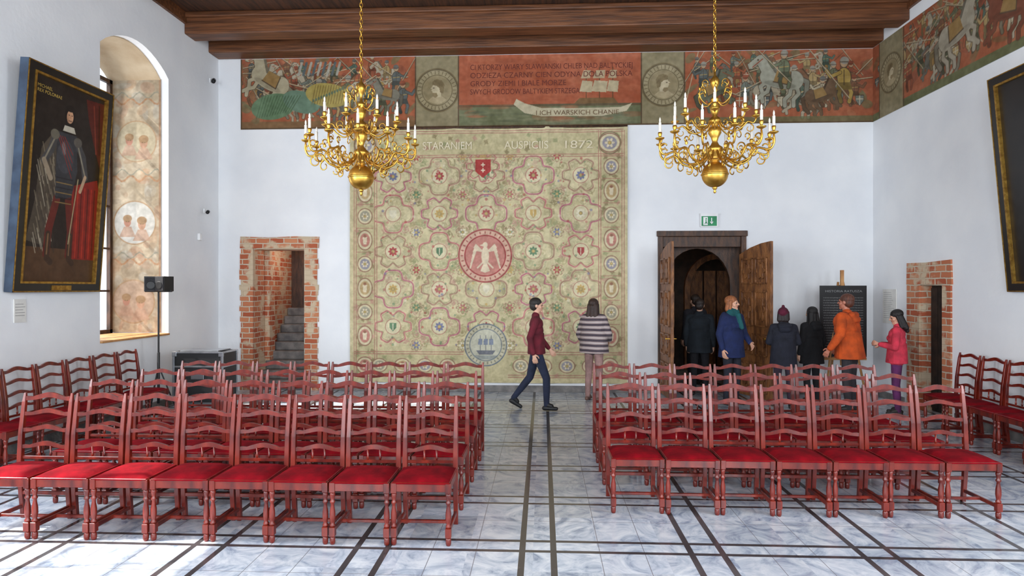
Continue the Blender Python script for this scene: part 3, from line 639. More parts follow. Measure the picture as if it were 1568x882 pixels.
def portrait(w, h):
    c = Cv(w, h, .0055, (36, 27, 22)); c.noise(6, .3)
    c.rect(0, w, 0, h*.17, (80, 54, 34)); c.noise(5, .1)
    S = lambda u, v: (u*w, v*h)
    c.poly([S(.72, .97), S(1, .98), S(1, .62), S(.9, .72), S(.78, .86)], (84, 28, 20)); c.line([S(.84, .95), S(.92, .7)], .02, (124, 50, 34)); c.line([S(.92, .96), S(.97, .7)], .02, (50, 16, 14))
    c.poly([S(.6, .5), S(.97, .56), S(1, .5), S(1, .12), S(.62, .12)], (132, 30, 20))
    for k in range(7): c.line([S(.64+.05*k, .5), S(.66+.05*k, .13)], .02, (170, 46, 28) if k % 2 else (88, 20, 14))
    c.poly([S(.3, .75), S(.16, .66), S(.12, .4), S(.04, .2), S(.26, .18), S(.4, .34), S(.44, .6)], (76, 66, 54))
    for k in range(90):
        u = .1+.28*R.rand(); v = .2+.5*R.rand(); c.line([S(u, v), S(u+.05, v-.07)], .012, [(176, 166, 144), (134, 122, 100), (60, 50, 42)][R.randint(3)], .8)
    for u0, u1 in ((.4, .32), (.56, .62)):
        c.line([S(u0, .42), S(u1, .26), S(u1-.01, .14)], .11, (96, 32, 24)); c.line([S(u1, .24), S(u1, .12), S(u1+.05, .1)], .08, (60, 40, 28)); c.line([S(u1, .24), S(u1-.005, .14)], .02, (120, 90, 60))
    c.poly([S(.34, .76), S(.62, .76), S(.66, .58), S(.6, .44), S(.38, .42), S(.36, .56)], (52, 52, 56))
    c.ell(*S(.48, .64), .14, .2, (64, 64, 68)); c.ell(*S(.45, .68), .03, .08, (130, 130, 126), .2, .7)
    for k in range(6): c.line([S(.38, .5-.025*k+.03), S(.6, .5-.025*k+.03)], .014, (130, 104, 60) if k % 2 else (34, 32, 34))
    for k in range(4): c.line([S(.36+.03*k, .74), S(.58, .54+.04*k)], .01, (140, 40, 34))
    for (p, q, r2) in ((.32, .72, (.2, .6)), (.64, .72, (.78, .56))): c.line([S(p, q), S((p+r2[0])/2+.02, .66), S(*r2)], .1, (70, 68, 68)); c.line([S(p, q), S(*r2)], .024, (136, 128, 110))
    c.ell(*S(.32, .74), .07, .06, (104, 98, 84)); c.ell(*S(.64, .73), .07, .06, (90, 84, 76))
    c.line([S(.2, .6), S(.3, .52)], .07, (150, 134, 112)); c.line([S(.78, .56), S(.72, .48)], .05, (186, 156, 124)); c.line([S(.68, .54), S(.6, .2)], .018, (160, 148, 110))
    c.ell(*S(.5, .85), .085, .125, (26, 18, 16)); c.ell(*S(.505, .848), .055, .08, (196, 150, 116)); c.ell(*S(.48, .84), .02, .06, (160, 116, 88), 0, .6); c.ell(*S(.5, .89), .07, .04, (30, 22, 18))
    c.ell(*S(.49, .857), .01, .005, (30, 20, 16)); c.ell(*S(.53, .857), .01, .005, (30, 20, 16)); c.line([S(.51, .855), S(.515, .84)], .008, (160, 104, 76)); c.line([S(.488, .828), S(.53, .828)], .008, (70, 40, 32)); c.poly([S(.44, .8), S(.57, .8), S(.6, .77), S(.42, .77)], (190, 182, 164))
    c.noise(4, .03)
    o = c.build('oil_canvas', M_oil)
    MT = pmat('portrait_lettering', (196, 164, 76), rough=.6)
    text('MICHAEL\nREX POLONIAE', MT, o, .06, h-.14, .004, .055)
    return o
framed('framed_portrait', (XL+.02, 6.9, 1.86), (0, 1, 0), (.075, 0, 1), 1.42, 2.64, portrait)
def portrait2(w, h):
    c = Cv(w, h, .012, (34, 27, 24)); c.noise(8, .2); c.rect(0, w, 0, h*.2, (70, 50, 34))
    c.poly([(w*.3, h*.2), (w*.35, h*.7), (w*.5, h*.8), (w*.65, h*.7), (w*.72, h*.2)], (110, 34, 28)); c.ell(w*.5, h*.84, .1, .14, (200, 160, 126)); c.ell(w*.5, h*.9, .11, .08, (40, 28, 22)); c.noise(4, .04)
    return c.build('oil_canvas', M_oil)
framed('framed_portrait', (XR-.01, 8.3, 1.86), (0, -1, 0), (-.092, 0, 1), 1.6, 2.66, portrait2, t=.06)

# fresco on the niche jamb
c = Cv(.86, 4.1, .008, (188, 172, 146)); c.noise(16, .25); c.noise(10, .08)
for k in range(160): c.ell(R.rand()*.86, R.rand()*4.1, .03+.12*R.rand(), .02+.09*R.rand(), [(176, 130, 104), (200, 194, 180), (160, 142, 118), (178, 178, 172), (190, 150, 116), (150, 138, 120)][R.randint(6)], R.rand()*3, .4)
def face(x, y, s, col=(188, 150, 120)):
    c.ell(x, y, .06*s, .09*s, col); c.ell(x, y+.05*s, .075*s, .06*s, (160, 128, 94)); c.ell(x-.02*s, y, .008, .006, (110, 84, 68)); c.ell(x+.02*s, y, .008, .006, (110, 84, 68)); c.poly([(x-.06*s, y-.08*s), (x+.06*s, y-.08*s), (x+.14*s, y-.25*s), (x-.14*s, y-.25*s)], (186, 150, 128), .8)
for x, y, r, col in ((.42, 1.78, .36, (206, 206, 200)), (.4, .5, .36, (184, 158, 136)), (.45, 3.1, .34, (188, 176, 148))):
    c.ell(x, y, r, r, (176, 146, 114)); c.ell(x, y, r*.94, r*.94, col); face(x-.12, y+.02, 1, (186, 132, 112)); face(x+.12, y-.02, 1.1, (190, 146, 120))
for y in (1.15, 2.5, 3.75): 
    c.line([(.05*k, y+.05*math.sin(k*1.1)) for k in range(18)], .03, (176, 128, 92), .7); c.line([(.05*k, y+.1-.05*math.sin(k*1.1)) for k in range(18)], .02, (140, 142, 126), .7)
c.line([(.02, 0), (.02, 4.1)], .03, (166, 130, 102)); c.line([(.84, 0), (.84, 4.1)], .03, (166, 130, 102)); c.noise(10, .03); c.noise(12, .1); c.noise(14, .4); c.tone(.15, (190, 172, 146)); c.a *= .9
e = empty('fresco', frame_matrix((-7.04, 10.09, 1.18), (1, 0, 0), (0, 0, 1))); o = c.build('fresco_plaster', M_fresco); o.parent = e

# ---------------------------------------------------------------- chair
def chair_mesh():
    b = MB()
    for s in (-1, 1):
        x = s*.203
        b.box(x-.021, x+.021, -.221, -.179, .385, .462)
        b.lathe([(.019, .13), (.022, .145), (.014, .155), (.018, .17), (.022, .2), (.021, .24), (.014, .28), (.013, .3), (.02, .31), (.02, .32), (.013, .33), (.017, .35), (.021, .37), (.018, .386)], x, -.2, 0, 10)
        b.box(x-.022, x+.022, -.222, -.178, .06, .13); b.lathe([(.016, .0), (.021, .015), (.021, .045), (.015, .062)], x, -.2, 0, 10)
        pts = [(.235, 0), (.215, .2), (.2, .45), (.212, .7), (.245, .96), (.255, 1.03)]; wd = [.017, .018, .02, .018, .015, .009]
        vs = []; 
        for (y, z), w in zip(pts, wd): vs += [(x-w, y-w, z), (x+w, y-w, z), (x+w, y+w, z), (x-w, y+w, z)]
        fs = [(0, 3, 2, 1), (20, 21, 22, 23)]
        for k in range(5):
            for i in range(4): fs.append((k*4+i, k*4+(i+1) % 4, k*4+4+(i+1) % 4, k*4+4+i))
        b.add(vs, fs)
        b.box(x-.012, x+.012, -.18, .19, .395, .455)
        b.box(x-.011, x+.011, -.18, .21, .085, .115)
    b.box(-.185, .185, -.212, -.19, .395, .455); b.box(-.185, .185, .19, .21, .395, .455)
    b.box(-.195, .195, .0, .022, .088, .112); b.box(-.19, .19, .2, .218, .2, .23)
    def slat(zc, y, th=.009, h=1.0):
        n = 14; vs = []; fs = []
        for i in range(n+1):
            t = -1+2*i/n; xx = t*.19; g = math.exp(-(t/.48)**2)
            sh = .008*math.exp(-((abs(t)-.72)/.12)**2)
            zt = zc+(.012+.026*g-sh)*h; zb = zc-.02*h+.022*g*h; yy = y+.02*(1-t*t)
            vs += [(xx, yy-th, zb), (xx, yy+th, zb), (xx, yy+th, zt), (xx, yy-th, zt)]
        for i in range(n):
            for k in range(4): fs.append((i*4+k, i*4+(k+1) % 4, i*4+4+(k+1) % 4, i*4+4+k))
        fs += [(0, 1, 2, 3), (n*4+3, n*4+2, n*4+1, n*4)]
        b.add(vs, fs)
    slat(.60, .205); slat(.735, .215); slat(.865, .232); slat(.99, .248, h=1.15)
    b.box(-.19, .19, .196, .212, .495, .52)
    for s in (-.05, .05): b.lathe([(.006, .515), (.012, .535), (.007, .55), (.008, .6)], s, .212, 0, 8)
    n = 10; vs = []; fs = []
    for j in range(n+1):
        for i in range(n+1):
            u = -1+2*i/n; v = -1+2*j/n; r = (1-abs(u)**4)*(1-abs(v)**4)
            wf = 1-.04*(v+1)/2
            vs.append((u*.217*wf, -.01+v*.212, .462+.034*r**.5))
    for j in range(n):
        for i in range(n): k = j*(n+1)+i; fs.append((k, k+1, k+n+2, k+n+1))
    b.add(vs, fs, 1, True)
    b.box(-.214, .214, -.22, .19, .452, .468, 1)
    me = b.mesh('ladder_back_chair', [M_chair, M_seat])
    import bmesh
    bm = bmesh.new(); bm.from_mesh(me); bmesh.ops.recalc_face_normals(bm, faces=bm.faces)
    bmesh.ops.bevel(bm, geom=[e for e in bm.edges if len(e.link_faces) == 2 and e.calc_face_angle(0) > 1.2 and e.calc_length() > .03], offset=.003, segments=1, affect='EDGES')
    bm.to_mesh(me); bm.free()
    return me
CM = chair_mesh()
def chair(x, y, rz=0):
    o = bpy.data.objects.new('ladder_back_chair', CM); scene.collection.objects.link(o)
    o.location = (x, y, 0); o.rotation_euler[2] = rz+math.radians(rnd.uniform(-.8, .8))
P = .457
for r, y in enumerate((4.88, 5.66, 6.43, 7.2)):
    for k in range(8): chair(-.67-P*(k+.5), y+rnd.uniform(-.012, .012))
for r, y in enumerate((5.64, 6.41, 7.18)):
    for k in range(7): chair(.57+P*(k+.5)-.0*r, y+rnd.uniform(-.012, .012))
for k in range(6): chair(-5.55, 6.34+P*1.02*k, math.radians(90))
for k in range(6): chair(5.38, 6.4+P*1.02*k, math.radians(-90))

# ---------------------------------------------------------------- chandeliers
def chandelier(x, y, z):
    b = MB()
    b.lathe([(.0, 0), (.012, .005), (.018, .02), (.01, .035), (.02, .05), (.03, .06), (.02, .075)]+[(.15*math.sin(a), .22-.15*math.cos(a)) for a in [math.pi*(.08+.84*i/18) for i in range(19)]]+
            [(.05, .375), (.06, .385), (.03, .4), (.05, .43), (.075, .47), (.09, .5), (.09, .53), (.05, .56), (.03, .6), (.045, .65), (.075, .7), (.07, .75), (.035, .79), (.06, .81), (.075, .84), (.06, .87), (.025, .9), (.05, .96), (.06, 1.0), (.03, 1.05), (.045, 1.08), (.05, 1.1), (.02, 1.13), (.015, 1.2), (.03, 1.23), (.05, 1.27), (.055, 1.31), (.03, 1.35), (.012, 1.37), (.01, 1.42), (.0, 1.43)], n=24)
    b.lathe([(.152, -.012), (.161, 0), (.152, .012)], z=.22, n=24)
    def ring(c0, d, r, a0, a1, w, n=14):
        ca, sa = d
        pts = []
        for i in range(n):
            t = i/(n-1); a = a0+(a1-a0)*t; rr = r*(1-.55*t)
            pts.append(((c0[0]+rr*math.cos(a))*ca, (c0[0]+rr*math.cos(a))*sa, c0[1]+rr*math.sin(a)))
        b.tube(pts, [w*(1-.4*i/(n-1)) for i in range(n)], 5)
    def spline(ps, m=4):
        out = []
        for i in range(len(ps)-1):
            p0 = ps[max(i-1, 0)]; p1 = ps[i]; p2 = ps[i+1]; p3 = ps[min(i+2, len(ps)-1)]
            for k in range(m):
                t = k/m; out.append(tuple(.5*((2*p1[q])+(-p0[q]+p2[q])*t+(2*p0[q]-5*p1[q]+4*p2[q]-p3[q])*t*t+(-p0[q]+3*p1[q]-3*p2[q]+p3[q])*t**3) for q in (0, 1)))
        return out+[ps[-1]]
    def arm(ang, prof, w, cup, curls):
        d = (math.cos(ang), math.sin(ang))
        b.tube([(r*d[0], r*d[1], zz) for r, zz in spline(prof)], w, 6)
        for c0, r, a0, a1 in curls: ring(c0, d, r, a0, a1, w*.8)
        r, zz = cup; cx, cy = r*d[0], r*d[1]
        b.lathe([(.006, -.03), (.012, -.015), (.046, .0), (.054, .012), (.046, .012), (.02, .012), (.014, .03), (.022, .05), (.024, .075), (.018, .08)], cx, cy, zz, 10)
        b.lathe([(.016, .07), (.0165, .19), (.008, .195)], cx, cy, zz, 8, 1)
        b.lathe([(.006, .19), (.012, .21), (.01, .235), (.001, .255)], cx, cy, zz, 8, 1)
    for k in range(12):
        a = 2*math.pi*(k+.5)/12
        arm(a, [(.07, .5), (.14, .40), (.26, .34), (.38, .38), (.46, .48), (.55, .46), (.61, .46), (.645, .53), (.64, .6)], .012, (.64, .63),
            [((.36, .47), .075, -1.4, 4.2), ((.2, .44), .06, -2, 3.6), ((.53, .39), .065, 1.4, -4.2), ((.6, .54), .045, 2.8, -3), ((.3, .28), .05, 1.6, 6.5), ((.45, .58), .04, -1.5, 4)])
        if k % 2 == 0:
            d = (math.cos(a), math.sin(a)); b.lathe([(0, -.02), (.02, 0), (.008, .03), (0, .05)], .46*d[0], .46*d[1], .53, 8)
    for k in range(8):
        a = 2*math.pi*k/8+.2
        arm(a, [(.06, .83), (.12, .75), (.22, .71), (.31, .76), (.36, .81), (.42, .79), (.45, .84)], .0095, (.45, .86),
            [((.26, .82), .055, -1.4, 4.2), ((.38, .73), .05, 1.4, -4.0), ((.16, .8), .04, -2, 3.4)])
    for k in range(6):
        a = 2*math.pi*k/6; d = (math.cos(a), math.sin(a))
        b.tube([(r*d[0], r*d[1], zz) for r, zz in spline([(.03, 1.08), (.1, 1.03), (.18, 1.08), (.2, 1.17), (.14, 1.2), (.12, 1.15)])], .008, 5)
        ring((.12, 1.27), d, .055, -1.5, 4, .007); b.lathe([(0, -.02), (.016, 0), (0, .03)], .2*d[0], .2*d[1], 1.2, 8)
    zz = 1.42; i = 0
    while z+zz < 6.5:
        P_ = []
        for q in range(10):
            a = 2*math.pi*q/10; u = .017*math.cos(a); P_.append((u if i % 2 else 0, 0 if i % 2 else u, zz+.024+.033*math.sin(a)))
        b.tube(P_, .006, 5, closed=True); zz += .05; i += 1
    b.lathe([(.05, 6.56-z-.06), (.06, 6.56-z-.01)], n=12)
    return b.build('chandelier', [M_brass, M_candle], loc=(x, y, z), rotz=rnd.uniform(0, .5), nrm=True)
chandelier(-2.18, 7.6, 3.01); chandelier(2.0, 7.55, 3.0)

# ---------------------------------------------------------------- small fixtures
e = empty('exit_sign', frame_matrix((2.83, YB-.005, 3.0), (1, 0, 0), (0, 0, 1)))
b = MB(); b.box(0, .31, 0, .24, 0, .05, 0); b.box(.02, .29, .015, .19, .05, .053, 1)
b.box(.19, .205, .08, .16, .053, .055, 0); b.add([(.165, .09, .055), (.2, .045, .055), (.23, .09, .055)], [(0, 1, 2)], 0)
b.box(.05, .13, .03, .175, .053, .055, 0); b.box(.09, .105, .06, .13, .055, .057, 1); b.lathe([(.012, 0), (.012, .003)], .1, .145, .055, 10, 1); b.tube([(.1, .09, .056), (.075, .05, .056)], .005, 5, 1); b.tube([(.1, .09, .056), (.12, .05, .056)], .005, 5, 1)
o = b.build('sign_box', [M_white, M_green]); o.parent = e
b = MB(); b.box(0, .02, -.03, .03, -.04, .04); b.tube([(.02, 0, 0), (.09, -.01, -.01)], .01, 8); b.tube([(.07, -.0, -.01), (.12, -.12, -.04)], .03, 10, 1)
b.build('security_camera', [M_white, M_black], loc=(XL, 11.2, 3.28))
b = MB(); b.box(0, .02, -.03, .03, -.04, .04); b.tube([(.02, 0, 0), (.07, 0, 0)], .01, 8); b.tube([(.06, .02, .02), (.1, -.08, -.04)], .036, 10, 1)
b.build('wall_spotlight', [M_white, M_black], loc=(XL, 11.4, 5.68))
b = MB(); b.box(0, .05, -.04, .04, -.06, .06); b.build('motion_sensor', [M_white], loc=(XL, 11.0, 2.8), bevel=.01)
def notice(name, M, w, h):
    e = empty(name, M); b = MB(); b.box(0, w, 0, h, 0, .012, 0); o = b.build('sheet', [M_paper]); o.parent = e
    mt = pmat('ink', (150, 148, 146), rough=.8)
    b = MB()
    for k in range(int(h/.035)-2): 
        bb = w*.84*rnd.uniform(.6, 1); b.box(.08*w, .08*w+bb, h-.06-k*.033, h-.054-k*.033, .012, .0135)
    o = b.build('text_lines', [mt]); o.parent = e
notice('wall_notice', frame_matrix((XL+.002, 7.05, 1.5), (0, 1, 0), (0, 0, 1)), .17, .27)
notice('wall_notice', frame_matrix((XR-.002, 11.35, 1.3), (0, -1, 0), (0, 0, 1)), .42, .58)
e = empty('easel_board', loc=(5.02, 11.05, 0)); b = MB()
b.box(-.38, .38, -.1, -.075, .75, 1.94); o = b.build('panel', [M_black]); o.parent = e
b = MB()
b.tube([(-.34, -.2, 0), (-.04, .0, 2.0)], .02, 4); b.tube([(.34, -.2, 0), (.04, .0, 2.0)], .02, 4); b.tube([(0, .45, 0), (0, .02, 1.95)], .02, 4); b.box(-.025, .025, -.07, -.03, .6, 2.2); b.box(-.36, .36, -.14, -.05, .7, .74)
o = b.build('easel_frame', [M_pine]); o.parent = e
te = empty('lettering_plane', frame_matrix((-.38, -.103, .75), (1, 0, 0), (0, 0, 1))); te.parent = e
MW = pmat('board_text', (150, 150, 150), rough=.7)
text('HISTORIA RATUSZA', MW, te, .08, 1.08, 0, .05, .6)
for k in range(20): text('wielka sala biala ratusza glownego miasta'[rnd.randint(0, 6):], MW, te, .05, .98-.042*k, 0, .026, .3); 
for k in range(16): text('the great white hall of the main town'[rnd.randint(0, 6):], MW, te, .4, .98-.042*k, 0, .026, .3)
# loudspeakers on stand
b = MB()
b.tube([(0, 0, .3), (0, 0, 1.85)], .014, 8); b.tube([(0, 0, .2), (0, 0, .95)], .02, 8)
for k in range(3):
    a = 2*math.pi*k/3+.5; b.tube([(0, 0, .75), (.26*math.cos(a), .26*math.sin(a), .015)], .011, 6); b.tube([(0, 0, .3), (.16*math.cos(a), .16*math.sin(a), .31)], .008, 6)
b.box(-.2, .2, -.02, .02, 1.84, 1.87)
for s, a in ((-1, .5), (1, -.25)):
    Mx = Matrix.Translation((s*.1, -.02, 1.96)) @ Matrix.Rotation(a, 4, 'Z')
    b.box(-.085, .085, -.09, .09, -.11, .11, 1, Mx); b.box(-.075, .075, -.098, -.09, -.1, .1, 2, Mx)
    b.lathe([(.06, 0), (.055, .006), (.02, .002)], 0, 0, 0, 18, 1, Mx @ Matrix.Translation((0, -.1, -.02)) @ Matrix.Rotation(math.pi/2, 4, 'X'))
b.build('loudspeaker_stand', [M_black, M_black, pmat('speaker_grille', (44, 44, 48), rough=.7, bump=.5, bscale=200)], loc=(-5.66, 9.18, 0), bevel=.004)
# flight case trolley
b = MB(); w, d, h = .76, .46, .78
b.box(-w/2, w/2, -d/2, d/2, .13, .13+h, 0)
for sx_ in (-1, 1):
    for sy_ in (-1, 1):
        b.box(sx_*w/2-.016, sx_*w/2+.016, sy_*d/2-.016, sy_*d/2+.016, .13, .13+h, 1); b.lathe([(.045, -.018), (.05, 0), (.045, .018)], 0, 0, 0, 14, 2, Matrix.Translation((sx_*(w/2-.08), sy_*(d/2-.08), .05)) @ Matrix.Rotation(math.pi/2, 4, 'Y')); b.box(sx_*(w/2-.08)-.03, sx_*(w/2-.08)+.03, sy_*(d/2-.08)-.03, sy_*(d/2-.08)+.03, .09, .13, 1)
        b.box(sx_*w/2-.05 if sx_ > 0 else -w/2-.02, sx_*w/2+.02 if sx_ > 0 else -w/2+.05, sy_*d/2-.02, sy_*d/2+.02, .13+h-.06, .13+h+.01, 1)
for zz in (.13, .13+h, .13+h*.72):
    for s in (-1, 1): b.box(-w/2, w/2, s*d/2-.012, s*d/2+.012, zz-.014, zz+.014, 1); b.box(s*w/2-.012, s*w/2+.012, -d/2, d/2, zz-.014, zz+.014, 1)
b.box(-.1, .1, -d/2-.02, -d/2, .5, .58, 1); b.box(-.3, .3, -.2, .2, .13+h+.012, .13+h+.03, 1)
b.build('flight_case', [M_black, M_alu, M_black], loc=(-5.28, 9.8, 0), bevel=.004, rotz=.0)

# ---------------------------------------------------------------- people
def rz(a): return Matrix.Rotation(a, 4, 'Z')
class Fig:
    def __init__(s): s.c = []; s.e = []; s.f = []
    def cap(s, a, b_, ra, rb, tag): s.c.append((Vector(a), Vector(b_), ra, rb, tag))
    def ell(s, M, r, tag): s.e.append((M, r, tag))
    def fru(s, c0, z0, r0, c1, z1, r1, tag): s.f.append((c0, z0, r0, c1, z1, r1, tag))
def hand(F, wr, d, side, curl=.5, k=1.0):
    d = Vector(d).normalized(); up = Vector((side, 0, 0)); up = (up-d*up.dot(d)).normalized(); w = d.cross(up)
    fw = w if w.y < 0 else -w
    F.cap(wr, wr+d*.085*k+fw*.022*k, .019*k, .015*k, 'skin'); F.cap(wr, wr+d*.08*k-fw*.022*k, .018*k, .014*k, 'skin'); F.cap(wr+d*.03, wr+d*.085*k, .019*k, .015*k, 'skin')
    for i, (o, l) in enumerate(((.033, .07), (.011, .08), (-.012, .074), (-.034, .058))):
        p = wr+d*.085*k+fw*o*k; ang = curl*.6
        for q, fr_ in enumerate((.45, .32, .25)):
            dd = (d*math.cos(ang)-up*math.sin(ang)); p2 = p+dd*l*k*fr_*1.1
            F.cap(p, p2, (.0095-.0008*q)*k, (.0088-.0008*q)*k, 'skin'); p = p2; ang += curl*.7
    p = wr+d*.02*k+fw*.025*k; p2 = p+(d*.6+fw*.7-up*.2).normalized()*.042*k; F.cap(p, p2, .013*k, .011*k, 'skin'); F.cap(p2, p2+(d*.9+fw*.25-up*.25).normalized()*.036*k, .0105*k, .009*k, 'skin')
def person(name, loc, yaw, H, pal, pose=None, female=False, hair='short', hat=False, scarf=False, coat_len=.0, bulk=1.0, head_yaw=0, head_pitch=0, lean=0, hood=False, stripes=False):
    F = Fig(); p = dict(kL=(-.1, -.015, .49), aL=(-.105, .02, .09), kR=(.1, -.015, .49), aR=(.105, .02, .09), eL=(-.235, .03, 1.14), wL=(-.235, -.05, .9), eR=(.235, .03, 1.14), wR=(.235, -.05, .9), tL=0, tR=0)
    if pose: p.update(pose)
    Bk = bulk; sw = .165 if female else .185
    sy = lean
    for s, k in ((-1, 'L'), (1, 'R')):
        hip = Vector((s*.085, 0, .92)); kn = Vector(p['k'+k]); an = Vector(p['a'+k])
        F.cap(hip, kn, .088, .06, 'pants'); F.cap(kn, kn+(an-kn)*.35, .06, .058, 'pants'); F.cap(kn+(an-kn)*.35, an, .058, .043, 'pants')
        pit = p['t'+k]; toe = an+Vector((s*.02, -.15*math.cos(pit), -.055-.13*math.sin(pit)))
        heel = an+Vector((0, .035*math.cos(pit)+.02*math.sin(pit), -.05)); F.cap(heel, toe, .036, .03, 'shoe'); F.cap(an, an+(toe-an)*.5+Vector((0, 0, .01)), .042, .036, 'shoe'); F.cap(heel+Vector((0, 0, -.01)), toe+Vector((0, 0, -.004)), .028, .026, 'shoe')
    F.cap((-.075, 0, .94), (.075, 0, .94), .115*Bk, .115*Bk, 'coat' if coat_len > 0 else 'pants')
    F.cap((-.06, sy*.3, 1.08), (.06, sy*.3, 1.08), .11*Bk, .11*Bk, 'coat'); F.cap((-.08, sy*.7, 1.24), (.08, sy*.7, 1.24), .118*Bk, .118*Bk, 'coat')
    F.cap((-.1, sy, 1.34), (.1, sy, 1.34), .112*Bk, .112*Bk, 'coat'); F.cap((-sw+.02, sy, 1.405), (sw-.02, sy, 1.405), .068*Bk, .068*Bk, 'coat')
    F.cap((0, sy+.01, 1.40), (0, sy+.005, 1.47), .085, .058, 'coat')
    if female: F.cap((-.055, sy-.08*Bk, 1.28), (.055, sy-.08*Bk, 1.28), .062, .062, 'coat')
    hem = .93-coat_len
    F.fru((0, sy*.5), 1.2, (.178*Bk, .125*Bk), (0, .0), hem, ((.19+.12*coat_len)*Bk, (.14+.12*coat_len)*Bk), 'coat')
    for s, k in ((-1, 'L'), (1, 'R')):
        sh = Vector((s*sw, sy, 1.405)); el = Vector(p['e'+k])+Vector((0, sy, 0)); wr = Vector(p['w'+k])+Vector((0, sy, 0))
        F.cap(sh, el, .062*Bk, .05*Bk, 'coat'); F.cap(el, el+(wr-el)*.93, .051*Bk, .038*Bk, 'coat')
        hand(F, wr, p.get('h'+k, (wr-el)), s, p.get('curl', .5))
    F.cap((0, sy+.005, 1.42), (0, sy-.01, 1.56), .054, .05, 'skin')
    Hm = Matrix.Translation((0, sy-.012, 1.63)) @ rz(head_yaw) @ Matrix.Rotation(head_pitch, 4, 'X')
    T_ = lambda x, y, z: Hm @ Vector((x, y, z))
    F.ell(Hm @ Matrix.Translation((0, .012, .025)), (.074, .094, .088), 'skin'); F.ell(Hm @ Matrix.Translation((0, -.022, -.04)), (.056, .066, .07), 'skin')
    F.cap(T_(0, -.084, .018), T_(0, -.104, -.016), .008, .0135, 'skin'); F.cap(T_(-.035, -.068, .03), T_(.035, -.068, .03), .014, .014, 'skin')
    F.cap(T_(-.017, -.084, -.05), T_(.017, -.084, -.05), .0085, .0085, 'lips'); F.cap(T_(0, -.07, -.085), T_(0, -.068, -.09), .02, .02, 'skin')
    for s in (-1, 1):
        F.ell(Hm @ Matrix.Translation((s*.076, .008, -.002)), (.01, .02, .03), 'skin'); F.cap(T_(s*.042, -.045, -.02), T_(s*.04, -.05, -.028), .03, .028, 'skin')
        F.cap(T_(s*.031, -.0795, .007), T_(s*.031, -.08, .007), .0095, .0095, 'eye')
    tag = 'hat' if hat else 'hair'
    F.ell(Hm @ Matrix.Translation((0, .026, .048)), (.087, .1, .084), tag)
    if hat: F.cap(T_(0, .03, .12), T_(0, .035, .145), .03, .026, 'hat'); F.ell(Hm @ Matrix.Translation((0, .022, .03)), (.09, .1, .045), 'hat')
    if hair == 'short':
        F.ell(Hm @ Matrix.Translation((0, .05, -.005)), (.078, .07, .075), 'hair')
    elif hair == 'long':
        for s in (-1, 0, 1): F.cap(T_(s*.05, .05, .0), T_(s*.07, .075, -.2), .05, .045, 'hair'); 
        for s in (-1, 1): F.cap(T_(s*.075, .01, .02), T_(s*.085, .02, -.17), .025, .03, 'hair')
        F.cap(T_(0, .05, .0), T_(0, .085, -.26), .06, .035, 'hair')
    elif hair == 'bob':
        for s in (-1, 0, 1): F.cap(T_(s*.045, .04, .01), T_(s*.055, .055, -.09), .05, .045, 'hair')
        for s in (-1, 1): F.cap(T_(s*.07, .0, .04), T_(s*.078, .012, -.08), .026, .026, 'hair')
    if scarf: F.cap((-.04, sy-.03, 1.485), (.04, sy-.03, 1.485), .075, .075, 'scarf'); F.cap((.03, sy-.11, 1.45), (.05, sy-.15*Bk, 1.25), .04, .035, 'scarf')
    else: F.cap((-.025, sy+.012, 1.47), (.025, sy+.012, 1.47), .062, .062, 'coat')
    if hood: F.cap((-.06, sy+.1, 1.44), (.06, sy+.1, 1.44), .055, .055, 'coat'); F.cap((-.05, sy+.13, 1.38), (.05, sy+.13, 1.38), .05, .05, 'coat')
    b = MB()
    for a, q, ra, rb, t in F.c:
        ax = q-a; L_ = ax.length; ax = ax.normalized() if L_ > 1e-6 else Vector((0, 0, 1)); rot = ax.to_track_quat('Z', 'Y').to_matrix().to_4x4(); Mx = Matrix.Translation(a) @ rot
        prof = [(ra*math.sin(w), -ra*math.cos(w)) for w in (.02, .4, .8, 1.2, 1.57)]+[(rb*math.sin(w), L_-rb*math.cos(w)) for w in (1.58, 1.95, 2.35, 2.75, 3.12)]
        b.lathe(prof, n=14, M=Mx)
    for Mx, r, t in F.e:
        n = 14; b.lathe([(math.sin(math.pi*(.01+.98*i/n)), -math.cos(math.pi*(.01+.98*i/n))) for i in range(n+1)], n=18, M=Mx @ Matrix.Diagonal((*r, 1)))
    for c0, z0, r0, c1, z1, r1, t in F.f:
        vs = []; fs = []; n = 24; K = 6
        for k in range(K+1):
            u = k/K
            for i in range(n):
                a = 2*math.pi*i/n; wob = 1+.03*math.sin(5*a+3*u)*(u); vs.append((c0[0]+(c1[0]-c0[0])*u+(r0[0]+(r1[0]-r0[0])*u)*wob*math.cos(a), c0[1]+(c1[1]-c0[1])*u+(r0[1]+(r1[1]-r0[1])*u)*wob*math.sin(a), z0+(z1-z0)*u))
        for k in range(K):
            for i in range(n): j = (i+1) % n; fs.append((k*n+i, k*n+j, (k+1)*n+j, (k+1)*n+i))
        fs += [tuple(range(n)), tuple(K*n+i for i in range(n))[::-1]]; b.add(vs, fs)
    me = b.mesh(name+'_base', [])
    import bmesh
    bm = bmesh.new(); bm.from_mesh(me); bmesh.ops.recalc_face_normals(bm, faces=bm.faces); bm.to_mesh(me); bm.free()
    o = bpy.data.objects.new(name, me); scene.collection.objects.link(o)
    md = o.modifiers.new('r', 'REMESH'); md.mode = 'VOXEL'; md.voxel_size = .0055
    sm = o.modifiers.new('s', 'SMOOTH'); sm.factor = .5; sm.iterations = 3
    dg = bpy.context.evaluated_depsgraph_get(); nm = bpy.data.meshes.new_from_object(o.evaluated_get(dg)); o.modifiers.clear(); o.data = nm; nm.name = name
    bpy.data.meshes.remove(me)
